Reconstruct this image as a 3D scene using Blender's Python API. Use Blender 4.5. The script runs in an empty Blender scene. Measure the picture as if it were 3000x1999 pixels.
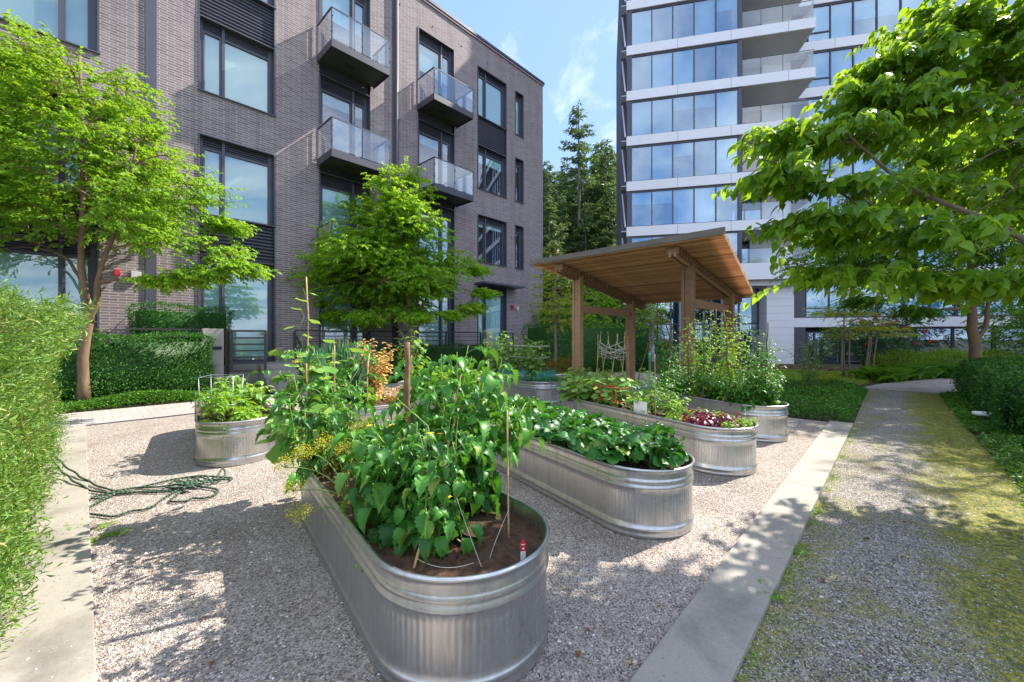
import bpy, math, random
import numpy as np
from mathutils import Vector, Matrix
rad = math.radians
SC = bpy.context.scene
# ---------------------------------------------------------------- camera
cam = bpy.data.cameras.new("camera"); co = bpy.data.objects.new("camera", cam)
SC.collection.objects.link(co); SC.camera = co
co.location = (0, 0, 1.7); co.rotation_euler = (rad(90), 0, 0)
cam.sensor_width = 36; cam.lens = 36*932/2353; cam.shift_y = -9/2353
cam.clip_start = 0.05; cam.clip_end = 2000
# ---------------------------------------------------------------- sun, sky, exposure
SUN_EL, SUN_AZ = 45.0, 61.0           # azimuth clockwise from the view direction
sl = bpy.data.lights.new("sun", 'SUN'); so = bpy.data.objects.new("sun", sl); SC.collection.objects.link(so)
sl.energy = 3.7; sl.angle = rad(0.55); sl.color = (1.0, 0.93, 0.82)
sd = Vector((math.sin(rad(SUN_AZ))*math.cos(rad(SUN_EL)), math.cos(rad(SUN_AZ))*math.cos(rad(SUN_EL)), math.sin(rad(SUN_EL))))
so.rotation_euler = sd.to_track_quat('Z', 'Y').to_euler(); so.location = sd*40
SC.view_settings.view_transform = 'Standard'; SC.view_settings.look = 'None'
SC.view_settings.exposure = 1.52; SC.view_settings.gamma = 1
W = bpy.data.worlds.new("World"); SC.world = W; W.use_nodes = True
nt = W.node_tree; N = nt.nodes; Lk = nt.links
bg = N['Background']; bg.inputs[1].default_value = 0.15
sky = N.new('ShaderNodeTexSky'); sky.sky_type = 'NISHITA'; sky.sun_disc = False
sky.sun_elevation = rad(SUN_EL); sky.sun_rotation = rad(SUN_AZ); sky.air_density = 1.0; sky.dust_density = 0.6; sky.ozone_density = 2.6
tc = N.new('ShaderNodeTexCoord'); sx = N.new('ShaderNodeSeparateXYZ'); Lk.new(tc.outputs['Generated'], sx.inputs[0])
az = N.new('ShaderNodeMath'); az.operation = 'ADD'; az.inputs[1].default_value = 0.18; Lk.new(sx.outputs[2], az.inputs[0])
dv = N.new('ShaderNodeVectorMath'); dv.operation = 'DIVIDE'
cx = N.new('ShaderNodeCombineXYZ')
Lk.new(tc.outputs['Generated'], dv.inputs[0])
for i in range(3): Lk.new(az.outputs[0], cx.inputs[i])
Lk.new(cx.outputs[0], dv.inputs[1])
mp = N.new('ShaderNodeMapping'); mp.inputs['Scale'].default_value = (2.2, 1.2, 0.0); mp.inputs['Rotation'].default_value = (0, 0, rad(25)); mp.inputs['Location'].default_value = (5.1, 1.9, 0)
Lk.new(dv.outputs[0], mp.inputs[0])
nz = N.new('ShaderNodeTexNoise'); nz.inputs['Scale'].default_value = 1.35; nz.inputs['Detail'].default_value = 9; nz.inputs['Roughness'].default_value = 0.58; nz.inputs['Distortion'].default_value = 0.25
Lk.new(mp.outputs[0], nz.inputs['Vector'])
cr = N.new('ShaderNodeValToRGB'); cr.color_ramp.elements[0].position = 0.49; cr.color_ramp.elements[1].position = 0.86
# unseen cloud added overhead and behind the camera as fill light, thin wisps ahead
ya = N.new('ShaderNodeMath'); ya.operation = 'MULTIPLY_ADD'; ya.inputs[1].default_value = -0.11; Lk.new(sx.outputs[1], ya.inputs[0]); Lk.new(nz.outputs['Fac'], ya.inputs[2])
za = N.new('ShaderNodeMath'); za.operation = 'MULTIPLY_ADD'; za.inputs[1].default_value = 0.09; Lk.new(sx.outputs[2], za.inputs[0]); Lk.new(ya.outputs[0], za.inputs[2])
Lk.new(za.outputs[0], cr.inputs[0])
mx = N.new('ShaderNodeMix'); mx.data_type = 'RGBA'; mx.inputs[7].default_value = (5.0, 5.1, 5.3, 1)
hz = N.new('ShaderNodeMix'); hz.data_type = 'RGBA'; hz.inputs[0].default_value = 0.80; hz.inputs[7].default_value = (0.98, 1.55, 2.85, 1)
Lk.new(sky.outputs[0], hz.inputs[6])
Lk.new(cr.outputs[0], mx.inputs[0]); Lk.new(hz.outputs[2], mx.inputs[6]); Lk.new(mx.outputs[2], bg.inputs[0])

# ================================================================= helpers
A46 = rad(46.7); CG, SG = math.cos(A46), math.sin(A46)
def uv(u, v, z=0): return Vector((u*CG - v*SG, u*SG + v*CG, z))
def link(o, parent=None):
    SC.collection.objects.link(o)
    if parent is not None: o.parent = parent
    return o
def tag(o, label=None, cat=None, group=None, kind=None):
    if label: o['label'] = label
    if cat: o['category'] = cat
    if group: o['group'] = group
    if kind: o['kind'] = kind
    return o
def thing(name, label, cat, loc=(0, 0, 0), rz=0, group=None):
    o = bpy.data.objects.new(name, None); link(o); o.location = loc; o.rotation_euler = (0, 0, rz); o.empty_display_size = .2
    return tag(o, label, cat, group)
def copy_thing(src, loc, rz, label=None, scale=None):
    r = src.copy(); SC.collection.objects.link(r); r.location = loc; r.rotation_euler = (0, 0, rz)
    if scale: r.scale = scale
    if label: r['label'] = label
    for ch in src.children:
        c = ch.copy(); SC.collection.objects.link(c); c.parent = r
        for g in ch.children:
            d = g.copy(); SC.collection.objects.link(d); d.parent = c
    return r
def mesh_np(name, V, faces_list, mat, parent=None, tint=None, smooth=False):
    """faces_list: list of int arrays (m,k)"""
    me = bpy.data.meshes.new(name)
    V = np.asarray(V, dtype=np.float32)
    me.vertices.add(len(V)); me.vertices.foreach_set('co', V.ravel())
    idx = np.concatenate([f.ravel() for f in faces_list]).astype(np.int32)
    tot = np.concatenate([np.full(len(f), f.shape[1]) for f in faces_list]).astype(np.int32)
    st = np.concatenate([[0], np.cumsum(tot)[:-1]]).astype(np.int32)
    me.loops.add(len(idx)); me.loops.foreach_set('vertex_index', idx)
    me.polygons.add(len(tot)); me.polygons.foreach_set('loop_start', st)
    if smooth: me.polygons.foreach_set('use_smooth', np.ones(len(tot), dtype=bool))
    me.update(calc_edges=True)
    if tint is not None:
        a = me.attributes.new('tint', 'FLOAT', 'POINT'); a.data.foreach_set('value', np.asarray(tint, dtype=np.float32))
    me.materials.append(mat)
    o = bpy.data.objects.new(name, me); link(o, parent); return o
class MB:
    def __init__(s): s.V = []; s.F = []; s.n = 0
    def add(s, V, F):
        s.V += [tuple(v) for v in V]; s.F += [tuple(i+s.n for i in f) for f in F]; s.n = len(s.V); return s
    def box(s, x0, x1, y0, y1, z0, z1, M=None):
        P = [(x0,y0,z0),(x1,y0,z0),(x1,y1,z0),(x0,y1,z0),(x0,y0,z1),(x1,y0,z1),(x1,y1,z1),(x0,y1,z1)]
        if M is not None: P = [M @ Vector(p) for p in P]
        return s.add(P, [(0,3,2,1),(4,5,6,7),(0,1,5,4),(1,2,6,5),(2,3,7,6),(3,0,4,7)])
    def prism(s, poly, z0, z1):
        n = len(poly)
        P = [(p[0],p[1],(p[2] if len(p)>2 else 0)+z0) for p in poly]+[(p[0],p[1],(p[2] if len(p)>2 else 0)+z1) for p in poly]
        return s.add(P, [tuple(range(n-1,-1,-1)), tuple(range(n,2*n))]+[(i,(i+1)%n,(i+1)%n+n,i+n) for i in range(n)])
    def bar(s, a, b, w, h, up=(0,0,1)):
        a = Vector(a); b = Vector(b); d = (b-a); L = d.length; d.normalize(); sd_ = d.cross(Vector(up))
        if sd_.length < 1e-4: sd_ = d.cross(Vector((1,0,0)))
        sd_.normalize(); u = sd_.cross(d)
        P = [a+sd_*(w/2*i)+u*(h/2*j)+d*(L*k) for k in (0,1) for i,j in ((-1,-1),(1,-1),(1,1),(-1,1))]
        return s.add(P, [(0,1,2,3),(7,6,5,4),(0,4,5,1),(1,5,6,2),(2,6,7,3),(3,7,4,0)])
    def tube(s, pts, r, n=6, cap=True):
        pts = np.asarray(pts, float); m = len(pts)
        rr = np.full(m, r) if np.isscalar(r) else np.asarray(r)
        T = np.gradient(pts, axis=0); T /= np.linalg.norm(T, axis=1)[:,None]+1e-9
        ref = np.array([0,0,1.0]) if abs(T[0][2]) < .9 else np.array([1.0,0,0])
        a = np.arange(n)*2*math.pi/n; V = []
        for i in range(m):
            x = np.cross(ref, T[i]); x /= np.linalg.norm(x)+1e-9; y = np.cross(T[i], x); ref = y if abs(np.dot(y,T[i]))<.9 else ref
            ref = np.cross(T[i], x)*0+ref
            V += [tuple(pts[i]+rr[i]*(math.cos(t)*x+math.sin(t)*y)) for t in a]
            ref = y
        F = [(i*n+j, i*n+(j+1)%n, (i+1)*n+(j+1)%n, (i+1)*n+j) for i in range(m-1) for j in range(n)]
        if cap: F += [tuple(range(n-1,-1,-1)), tuple((m-1)*n+j for j in range(n))]
        return s.add(V, F)
    def sphere(s, c, r, nu=8, nv=5, sq=(1,1,1)):
        V = [(c[0],c[1],c[2]+r*sq[2])]
        for i in range(1,nv):
            p = math.pi*i/nv
            V += [(c[0]+r*sq[0]*math.sin(p)*math.cos(2*math.pi*j/nu), c[1]+r*sq[1]*math.sin(p)*math.sin(2*math.pi*j/nu), c[2]+r*sq[2]*math.cos(p)) for j in range(nu)]
        V.append((c[0],c[1],c[2]-r*sq[2])); F = [(0,1+j,1+(j+1)%nu) for j in range(nu)]
        for i in range(nv-2): F += [(1+i*nu+j,1+(i+1)*nu+j,1+(i+1)*nu+(j+1)%nu,1+i*nu+(j+1)%nu) for j in range(nu)]
        b = 1+(nv-2)*nu; F += [(b+j,len(V)-1,b+(j+1)%nu) for j in range(nu)]
        return s.add(V, F)
    def build(s, name, mat, parent=None, smooth=False, bevel=0, tint=None):
        me = bpy.data.meshes.new(name); me.from_pydata(s.V, [], s.F)
        if smooth: me.polygons.foreach_set('use_smooth', np.ones(len(me.polygons), dtype=bool))
        me.materials.append(mat); me.update()
        if tint is not None:
            a = me.attributes.new('tint', 'FLOAT', 'POINT'); a.data.foreach_set('value', np.full(len(s.V), tint, dtype=np.float32))
        o = bpy.data.objects.new(name, me); link(o, parent)
        if bevel:
            b = o.modifiers.new('bevel', 'BEVEL'); b.width = bevel; b.segments = 2; b.limit_method = 'ANGLE'
        return o

# ================================================================= materials
def nm(name):
    m = bpy.data.materials.new(name); m.use_nodes = True; t = m.node_tree; p = t.nodes['Principled BSDF']; return m, t, t.nodes, t.links, p
def objco(N, L, scale=(1,1,1), src='Object'):
    tc = N.new('ShaderNodeTexCoord'); mp = N.new('ShaderNodeMapping'); mp.inputs['Scale'].default_value = scale
    L.new(tc.outputs[src], mp.inputs[0]); return mp.outputs[0]
def noise(N, L, vec, scale, detail=4, rough=.55, dist=0):
    n = N.new('ShaderNodeTexNoise'); n.inputs['Scale'].default_value = scale; n.inputs['Detail'].default_value = detail; n.inputs['Roughness'].default_value = rough; n.inputs['Distortion'].default_value = dist
    L.new(vec, n.inputs['Vector']); return n.outputs['Fac']
def ramp(N, L, fac, stops, interp='LINEAR'):
    r = N.new('ShaderNodeValToRGB'); r.color_ramp.interpolation = interp; e = r.color_ramp.elements
    while len(e) < len(stops): e.new(.5)
    for k, (p, c) in enumerate(stops): e[k].position = p; e[k].color = (*c, 1) if len(c) == 3 else c
    L.new(fac, r.inputs[0]); return r.outputs[0]
def mixc(N, L, fac, a, b, mode='MIX'):
    m = N.new('ShaderNodeMix'); m.data_type = 'RGBA'; m.blend_type = mode
    for s, v in ((0, fac), (6, a), (7, b)):
        if isinstance(v, (int, float)): m.inputs[s].default_value = v
        elif isinstance(v, tuple): m.inputs[s].default_value = (*v, 1)
        else: L.new(v, m.inputs[s])
    return m.outputs[2]
def math_(N, L, op, a, b=0.0, clamp=False):
    m = N.new('ShaderNodeMath'); m.operation = op; m.use_clamp = clamp
    for s, v in ((0, a), (1, b)):
        if isinstance(v, (int, float)): m.inputs[s].default_value = v
        else: L.new(v, m.inputs[s])
    return m.outputs[0]
def bump(N, L, p, h, strength=.4, dist=.01):
    b = N.new('ShaderNodeBump'); b.inputs['Strength'].default_value = strength; b.inputs['Distance'].default_value = dist
    L.new(h, b.inputs['Height']); L.new(b.outputs[0], p.inputs['Normal'])
def simple(name, c, rough=.6, metal=0, var=.12, scale=6, spec=.5, stretch=(1,1,1), bmp=0, bd=.004, orand=0):
    m, t, N, L, p = nm(name); v = objco(N, L, stretch); n = noise(N, L, v, scale, 6, .6)
    col = ramp(N, L, n, [(.3, tuple(x*(1-var) for x in c)), (.7, tuple(min(1, x*(1+var)) for x in c))])
    if orand: oi = N.new('ShaderNodeObjectInfo'); col = mixc(N, L, 1.0, col, ramp(N, L, oi.outputs['Random'], [(0, (1-orand,)*3), (1, (1,1,1))]), 'MULTIPLY')
    L.new(col, p.inputs['Base Color']); p.inputs['Roughness'].default_value = rough; p.inputs['Metallic'].default_value = metal; p.inputs['Specular IOR Level'].default_value = spec
    if bmp: bump(N, L, p, noise(N, L, v, scale*6, 5, .6), bmp, bd)
    return m
def leafmat(name, dark, light, trans=.4, tcol=None, rough=.5, spec=.35, third=None):
    m, t, N, L, p = nm(name)
    a = N.new('ShaderNodeAttribute'); a.attribute_name = 'tint'
    st = [(0, dark), (.62, light)] + ([(.9, light), (1, third)] if third else [(1, tuple(x*1.15 for x in light))])
    col = ramp(N, L, a.outputs['Fac'], st)
    L.new(col, p.inputs['Base Color']); p.inputs['Roughness'].default_value = rough; p.inputs['Specular IOR Level'].default_value = spec
    tr = N.new('ShaderNodeBsdfTranslucent')
    tcl = mixc(N, L, .6, col, tcol or (light[0]*2.2, light[1]*1.7, light[2]*.7)); L.new(tcl, tr.inputs[0])
    mx = N.new('ShaderNodeMixShader'); mx.inputs[0].default_value = trans
    L.new(p.outputs[0], mx.inputs[1]); L.new(tr.outputs[0], mx.inputs[2]); L.new(mx.outputs[0], N['Material Output'].inputs[0])
    return m
M = {}
def gravelmat(name, moss):
    m, t, N, L, p = nm(name); v = objco(N, L)
    vo = N.new('ShaderNodeTexVoronoi'); vo.inputs['Scale'].default_value = 120; L.new(v, vo.inputs['Vector'])
    sp = N.new('ShaderNodeSeparateColor'); L.new(vo.outputs['Color'], sp.inputs[0])
    pal = [(0, (.11,.09,.085)), (.2, (.24,.205,.18)), (.5, (.42,.36,.315)), (.8, (.54,.475,.42)), (1, (.74,.68,.62))] if not moss else [(0, (.05,.045,.04)), (.3, (.17,.15,.13)), (.6, (.32,.29,.255)), (.85, (.46,.43,.39)), (1, (.80,.78,.76))]
    col = ramp(N, L, sp.outputs[0], pal)
    vb = N.new('ShaderNodeTexVoronoi'); vb.inputs['Scale'].default_value = 42; L.new(v, vb.inputs['Vector'])
    sb = N.new('ShaderNodeSeparateColor'); L.new(vb.outputs['Color'], sb.inputs[0])
    col = mixc(N, L, ramp(N, L, sb.outputs[1], [(.75, (0,0,0)), (.8, (.55,.55,.55))]), col, ramp(N, L, sb.outputs[0], [(0, (.14,.11,.10)), (1, (.66,.60,.56))]))
    big = noise(N, L, v, .9, 7, .66); col = mixc(N, L, .75, col, ramp(N, L, big, [(.30, (.50,.44,.38)), (.48, (.88,.85,.82)), (.7, (1,1,1))]), 'MULTIPLY')
    if moss:
        s = N.new('ShaderNodeSeparateXYZ'); L.new(v, s.inputs[0])
        n1 = noise(N, L, v, 1.6, 10, .72, .5); n2 = noise(N, L, v, 28, 5, .65)
        e1 = math_(N, L, 'ABSOLUTE', math_(N, L, 'SUBTRACT', s.outputs[1], -.02))      # distance from the middle of the path
        e = math_(N, L, 'MULTIPLY', math_(N, L, 'SUBTRACT', e1, .42), .42)
        e = math_(N, L, 'ADD', e, math_(N, L, 'MULTIPLY', math_(N, L, 'SUBTRACT', -.15, s.outputs[1]), .20))
        f = math_(N, L, 'ADD', math_(N, L, 'ADD', math_(N, L, 'MULTIPLY', n1, .9), math_(N, L, 'MULTIPLY', n2, .35)), e)
        fac = ramp(N, L, f, [(.46, (0,0,0)), (.70, (.90,.90,.90))])
        mc = ramp(N, L, n2, [(.32, (.07,.065,.02)), (.43, (.12,.145,.02)), (.52, (.23,.23,.025)), (.64, (.40,.34,.04))])
        col = mixc(N, L, fac, col, mc)
    L.new(col, p.inputs['Base Color']); p.inputs['Roughness'].default_value = .9; p.inputs['Specular IOR Level'].default_value = .25
    bump(N, L, p, math_(N, L, 'ADD', vo.outputs['Distance'], math_(N, L, 'MULTIPLY', vb.outputs['Distance'], .8)), .85, .012)
    return m
M['gravel'] = gravelmat('pink_gravel', False); M['path'] = gravelmat('mossy_gravel', True)
def concmat(name, c, seed=0):
    m, t, N, L, p = nm(name); v = objco(N, L); n = noise(N, L, v, 1.7, 8, .62, .4); n2 = noise(N, L, v, 60, 4, .7)
    col = ramp(N, L, n, [(.3, tuple(x*.58 for x in c)), (.5, c), (.72, tuple(min(1, x*1.15) for x in c))])
    col = mixc(N, L, .35, col, ramp(N, L, n2, [(.32, (.4,.38,.35)), (.45, (1,1,1))]), 'MULTIPLY')
    L.new(col, p.inputs['Base Color']); p.inputs['Roughness'].default_value = .85; bump(N, L, p, n2, .25, .003); return m
M['kerb'] = concmat('kerb_concrete', (.33,.30,.255)); M['conc'] = concmat('concrete', (.36,.34,.31))
def brickmat(name, c1, c2, mortar, bw, bh, ms, rot=False, bstr=.4):
    m, t, N, L, p = nm(name); tc = N.new('ShaderNodeTexCoord'); s = N.new('ShaderNodeSeparateXYZ'); L.new(tc.outputs['Object'], s.inputs[0])
    c = N.new('ShaderNodeCombineXYZ')
    if rot: L.new(math_(N, L, 'ADD', s.outputs[0], s.outputs[1]), c.inputs[0]); L.new(s.outputs[2], c.inputs[1])
    else: L.new(s.outputs[0], c.inputs[0]); L.new(s.outputs[1], c.inputs[1])
    b = N.new('ShaderNodeTexBrick'); b.inputs['Scale'].default_value = 1; b.inputs['Brick Width'].default_value = bw; b.inputs['Row Height'].default_value = bh; b.inputs['Mortar Size'].default_value = ms; b.inputs['Mortar Smooth'].default_value = .2
    b.inputs['Color1'].default_value = (*c1, 1); b.inputs['Color2'].default_value = (*c2, 1); b.inputs['Mortar'].default_value = (*mortar, 1); b.inputs['Bias'].default_value = 0
    L.new(c.outputs[0], b.inputs['Vector']); n = noise(N, L, tc.outputs['Object'], .6, 6, .6)
    col = mixc(N, L, .6, b.outputs[0], ramp(N, L, n, [(.3, (.78,.78,.8)), (.7, (1.0,1.0,1.0))]), 'MULTIPLY')
    if rot:
        st_ = noise(N, L, objco(N, L, (1.6, 1.6, .10)), 1.4, 6, .6); col = mixc(N, L, .7, col, ramp(N, L, st_, [(.32, (.72,.71,.72)), (.5, (1,1,1))]), 'MULTIPLY')
    L.new(col, p.inputs['Base Color']); p.inputs['Roughness'].default_value = .75; p.inputs['Specular IOR Level'].default_value = .3
    inv = math_(N, L, 'SUBTRACT', 1.0, b.outputs['Fac']); bump(N, L, p, inv, bstr, .006); return m
M['brick'] = brickmat('purple_grey_brick', (.20,.155,.157), (.29,.235,.235), (.52,.48,.48), .36, .078, .0085, True)
M['paver'] = brickmat('grey_paver', (.40,.36,.33), (.47,.43,.40), (.16,.14,.13), .30, .15, .006)
M['soil'] = simple('dark_soil', (.13,.078,.05), .95, 0, .45, 22, .2, bmp=1, bd=.02)
M['earth'] = simple('garden_earth', (.07,.065,.035), .95, 0, .4, 2, .2, bmp=.6, bd=.02)
M['mulch'] = simple('bark_mulch', (.10,.055,.035), .95, 0, .4, 9, .2, bmp=.8, bd=.02)
M['dark'] = simple('dark_metal_cladding', (.06,.062,.085), .42, .0, .1, 2, .5)
M['dark2'] = simple('charcoal_frame', (.075,.078,.105), .4, 0, .08, 2, .5)
M['soffit'] = simple('balcony_soffit', (.05,.055,.045), .6, 0, .25, 2, .3)
M['white'] = simple('white_panel', (.84,.84,.88), .38, 0, .03, .8, .5)
M['beige'] = simple('warm_soffit', (.62,.58,.53), .7, 0, .06, .8, .3)
M['blind'] = simple('roller_blind', (.56,.82,.80), .8, 0, .05, .7, .2, orand=.35)
M['blind2'] = simple('pale_curtain', (.55,.74,.80), .8, 0, .12, 4, .2, (9,1,.2), orand=.5)
M['tan'] = simple('tan_blind', (.36,.31,.20), .8, 0, .08, 1, .2)
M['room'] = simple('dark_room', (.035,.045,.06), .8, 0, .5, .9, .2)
M['rail'] = simple('dark_railing', (.05,.045,.045), .45, .2, .1, 3, .5)
M['column'] = simple('painted_column', (.55,.58,.66), .4, 0, .03, 1, .5)
M['red'] = simple('red_paint', (.6,.03,.04), .4); M['pale'] = simple('pale_grey_plastic', (.6,.6,.6), .5)
M['bark'] = simple('smooth_brown_bark', (.19,.125,.075), .85, 0, .35, 7, .3, (1,1,.25), .7, .01)
M['bark2'] = simple('grey_bark', (.21,.165,.125), .9, 0, .3, 9, .3, (1,1,.3), .6, .01)
M['bark3'] = simple('fir_bark', (.22,.18,.15), .9, 0, .3, 2, .3, (1,1,.1))
M['bamboo'] = simple('bamboo_cane', (.50,.33,.15), .6, 0, .3, 14, .4)
M['cane_green'] = simple('green_cane', (.03,.22,.13), .5)
M['string'] = simple('white_string', (.70,.68,.60), .8)
M['stem'] = simple('green_stem', (.17,.28,.05), .6, 0, .2, 12, .4)
M['stemred'] = simple('red_stem', (.22,.12,.06), .6)
M['wire'] = simple('galvanised_wire', (.55,.57,.6), .4, .7)
M['redwire'] = simple('red_wire', (.55,.09,.04), .4)
M['net'] = simple('teal_mesh', (.02,.35,.28), .6)
M['petal_y'] = simple('yellow_petal', (.85,.55,.02), .6); M['petal_w'] = simple('white_petal', (.85,.85,.80), .6)
M['dryleaf'] = simple('dry_leaf', (.20,.07,.03), .8, 0, .4, 30); M['dryleaf2'] = simple('tan_dry_leaf', (.45,.30,.12), .8, 0, .3, 30)
def woodmat(name, c, weather):
    m, t, N, L, p = nm(name); v = objco(N, L, (14, .7, 14)); n = noise(N, L, v, 2.4, 6, .6, .6); v2 = objco(N, L); n2 = noise(N, L, v2, 1.6, 4, .6)
    col = ramp(N, L, n, [(.28, tuple(x*.55 for x in c)), (.5, c), (.75, tuple(min(1, x*1.3) for x in c))])
    col = mixc(N, L, ramp(N, L, n2, [(.4, (0,0,0)), (.75, (weather,)*3)]), col, (.26,.25,.24))
    oi = N.new('ShaderNodeObjectInfo'); col = mixc(N, L, .8, col, ramp(N, L, oi.outputs['Random'], [(0, (.30,.25,.22)), (.4, (.7,.62,.56)), (.8, (.95,.92,.88)), (1, (1.0,1.0,.98))]), 'MULTIPLY')
    L.new(col, p.inputs['Base Color']); p.inputs['Roughness'].default_value = .7; bump(N, L, p, n, .3, .003); return m
M['wood'] = woodmat('cedar_slat', (.68,.39,.21), .2); M['wood2'] = woodmat('cedar_timber', (.52,.30,.16), .3); M['greywood'] = woodmat('weathered_fascia', (.19,.165,.15), .6)
def metalmat():
    m, t, N, L, p = nm('galvanised_steel'); u = N.new('ShaderNodeUVMap'); u.uv_map = 'wall'
    s = N.new('ShaderNodeSeparateXYZ'); L.new(u.outputs[0], s.inputs[0])
    mpg = N.new('ShaderNodeMapping'); mpg.inputs['Scale'].default_value = (6, .8, 1); L.new(u.outputs[0], mpg.inputs[0])
    streak = noise(N, L, mpg.outputs[0], 3.2, 8, .65); v = objco(N, L)
    sp = N.new('ShaderNodeTexVoronoi'); sp.inputs['Scale'].default_value = 60; L.new(v, sp.inputs['Vector'])
    spg = N.new('ShaderNodeSeparateColor'); L.new(sp.outputs['Color'], spg.inputs[0])
    blot = noise(N, L, v, 5, 7, .7, .5); sm = noise(N, L, v, 1.4, 5, .6)
    col = ramp(N, L, streak, [(.26, (.34,.345,.33)), (.42, (.52,.525,.515)), (.7, (.62,.63,.635))])
    col = mixc(N, L, .12, col, ramp(N, L, spg.outputs[0], [(0, (.7,.72,.74)), (1, (1,1,1))]), 'MULTIPLY')
    col = mixc(N, L, ramp(N, L, blot, [(.52, (0,0,0)), (.75, (.35,.35,.35))]), col, (.30,.31,.25))
    L.new(col, p.inputs['Base Color']); p.inputs['Metallic'].default_value = .93
    L.new(ramp(N, L, math_(N, L, 'ADD', math_(N, L, 'MULTIPLY', sm, .6), math_(N, L, 'MULTIPLY', spg.outputs[1], .4)), [(.25, (.27,)*3), (.75, (.38,)*3)]), p.inputs['Roughness'])
    w = math_(N, L, 'SINE', math_(N, L, 'MULTIPLY', s.outputs[0], 2*math.pi/.034))
    zin = math_(N, L, 'MULTIPLY', ramp(N, L, s.outputs[1], [(.10, (0,0,0)), (.16, (1,1,1)), (.37, (1,1,1)), (.41, (0,0,0))]), w)
    bump(N, L, p, math_(N, L, 'ADD', zin, math_(N, L, 'MULTIPLY', sm, 1.8)), .22, .0035); return m
M['steel'] = metalmat()
def glassmat(name, fac, tint, rough=0.0, fres=.5, gc=(.93,.97,1)):
    m, t, N, L, p = nm(name); N.remove(p)
    g = N.new('ShaderNodeBsdfGlossy'); g.inputs['Roughness'].default_value = rough; g.inputs[0].default_value = (*gc,1)
    tr = N.new('ShaderNodeBsdfTransparent'); tr.inputs[0].default_value = (*tint, 1)
    lw = N.new('ShaderNodeLayerWeight'); lw.inputs[0].default_value = .35
    f = math_(N, L, 'ADD', math_(N, L, 'MULTIPLY', lw.outputs['Fresnel'], fres), fac, True)
    v = objco(N, L); b = N.new('ShaderNodeBump'); b.inputs['Strength'].default_value = .05; b.inputs['Distance'].default_value = .02
    L.new(noise(N, L, v, .8, 2, .5), b.inputs['Height']); L.new(b.outputs[0], g.inputs['Normal'])
    mx = N.new('ShaderNodeMixShader'); L.new(f, mx.inputs[0]); L.new(tr.outputs[0], mx.inputs[1]); L.new(g.outputs[0], mx.inputs[2]); L.new(mx.outputs[0], N['Material Output'].inputs[0]); return m
M['pane'] = glassmat('window_glass', .20, (.92,.98,.98)); M['bglass'] = glassmat('balustrade_glass', .16, (.80,.88,.88), 0, .6)
M['tpane'] = glassmat('tower_glass', .36, (.55,.80,.98), 0, .5, (.66,.84,1.0))
# leaves
M['l_lime'] = leafmat('lime_leaf', (.07,.20,.012), (.22,.42,.03), .45, third=(.42,.52,.05))
M['l_mid'] = leafmat('maple_leaf', (.09,.26,.012), (.26,.48,.03), .5, third=(.34,.48,.05))
M['l_right'] = leafmat('broad_leaf', (.055,.17,.015), (.17,.34,.025), .55, (.50,.70,.03), .38, .5)
M['l_far'] = leafmat('shade_leaf', (.04,.13,.012), (.12,.27,.02), .42)
M['l_yel'] = leafmat('yellow_green_leaf', (.16,.24,.015), (.34,.42,.03), .4)
M['l_dark'] = leafmat('yew_leaf', (.016,.075,.010), (.06,.19,.022), .15, rough=.55)
M['l_willow'] = leafmat('willow_leaf', (.03,.10,.010), (.17,.31,.05), .30, rough=.42, third=(.55,.55,.22))
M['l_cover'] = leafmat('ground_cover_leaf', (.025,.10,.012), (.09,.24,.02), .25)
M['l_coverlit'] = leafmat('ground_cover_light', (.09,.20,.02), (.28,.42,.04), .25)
M['l_tom'] = leafmat('tomato_leaf', (.018,.10,.015), (.075,.27,.03), .24, (.24,.55,.03), .44, .4, third=(.32,.42,.08))
M['l_squash'] = leafmat('squash_leaf', (.10,.25,.04), (.24,.42,.09), .3, rough=.55, third=(.5,.55,.12))
M['l_straw'] = leafmat('strawberry_leaf', (.015,.09,.015), (.05,.21,.03), .22, rough=.42, spec=.45, third=(.3,.42,.06))
M['l_herb'] = leafmat('herb_leaf', (.10,.25,.015), (.24,.45,.03), .35)
M['l_blue'] = leafmat('onion_leaf', (.07,.20,.10), (.15,.34,.18), .15)
M['l_dill'] = leafmat('dill_flower', (.30,.34,.02), (.52,.50,.04), .3)
M['l_dry'] = leafmat('bleached_leaf', (.42,.20,.05), (.80,.56,.20), .3, (.8,.5,.15), third=(.85,.68,.3))
M['l_purple'] = leafmat('purple_leaf', (.035,.008,.02), (.16,.02,.05), .25, (.5,.05,.08), .4, .5)
M['l_conif'] = leafmat('conifer_needle', (.06,.13,.06), (.16,.27,.11), .2, third=(.24,.30,.10))
M['l_forest'] = leafmat('forest_leaf', (.05,.12,.045), (.15,.26,.07), .2, third=(.28,.28,.05))
M['l_sumac'] = leafmat('blue_green_leaf', (.015,.075,.035), (.05,.16,.055), .25)
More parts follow.
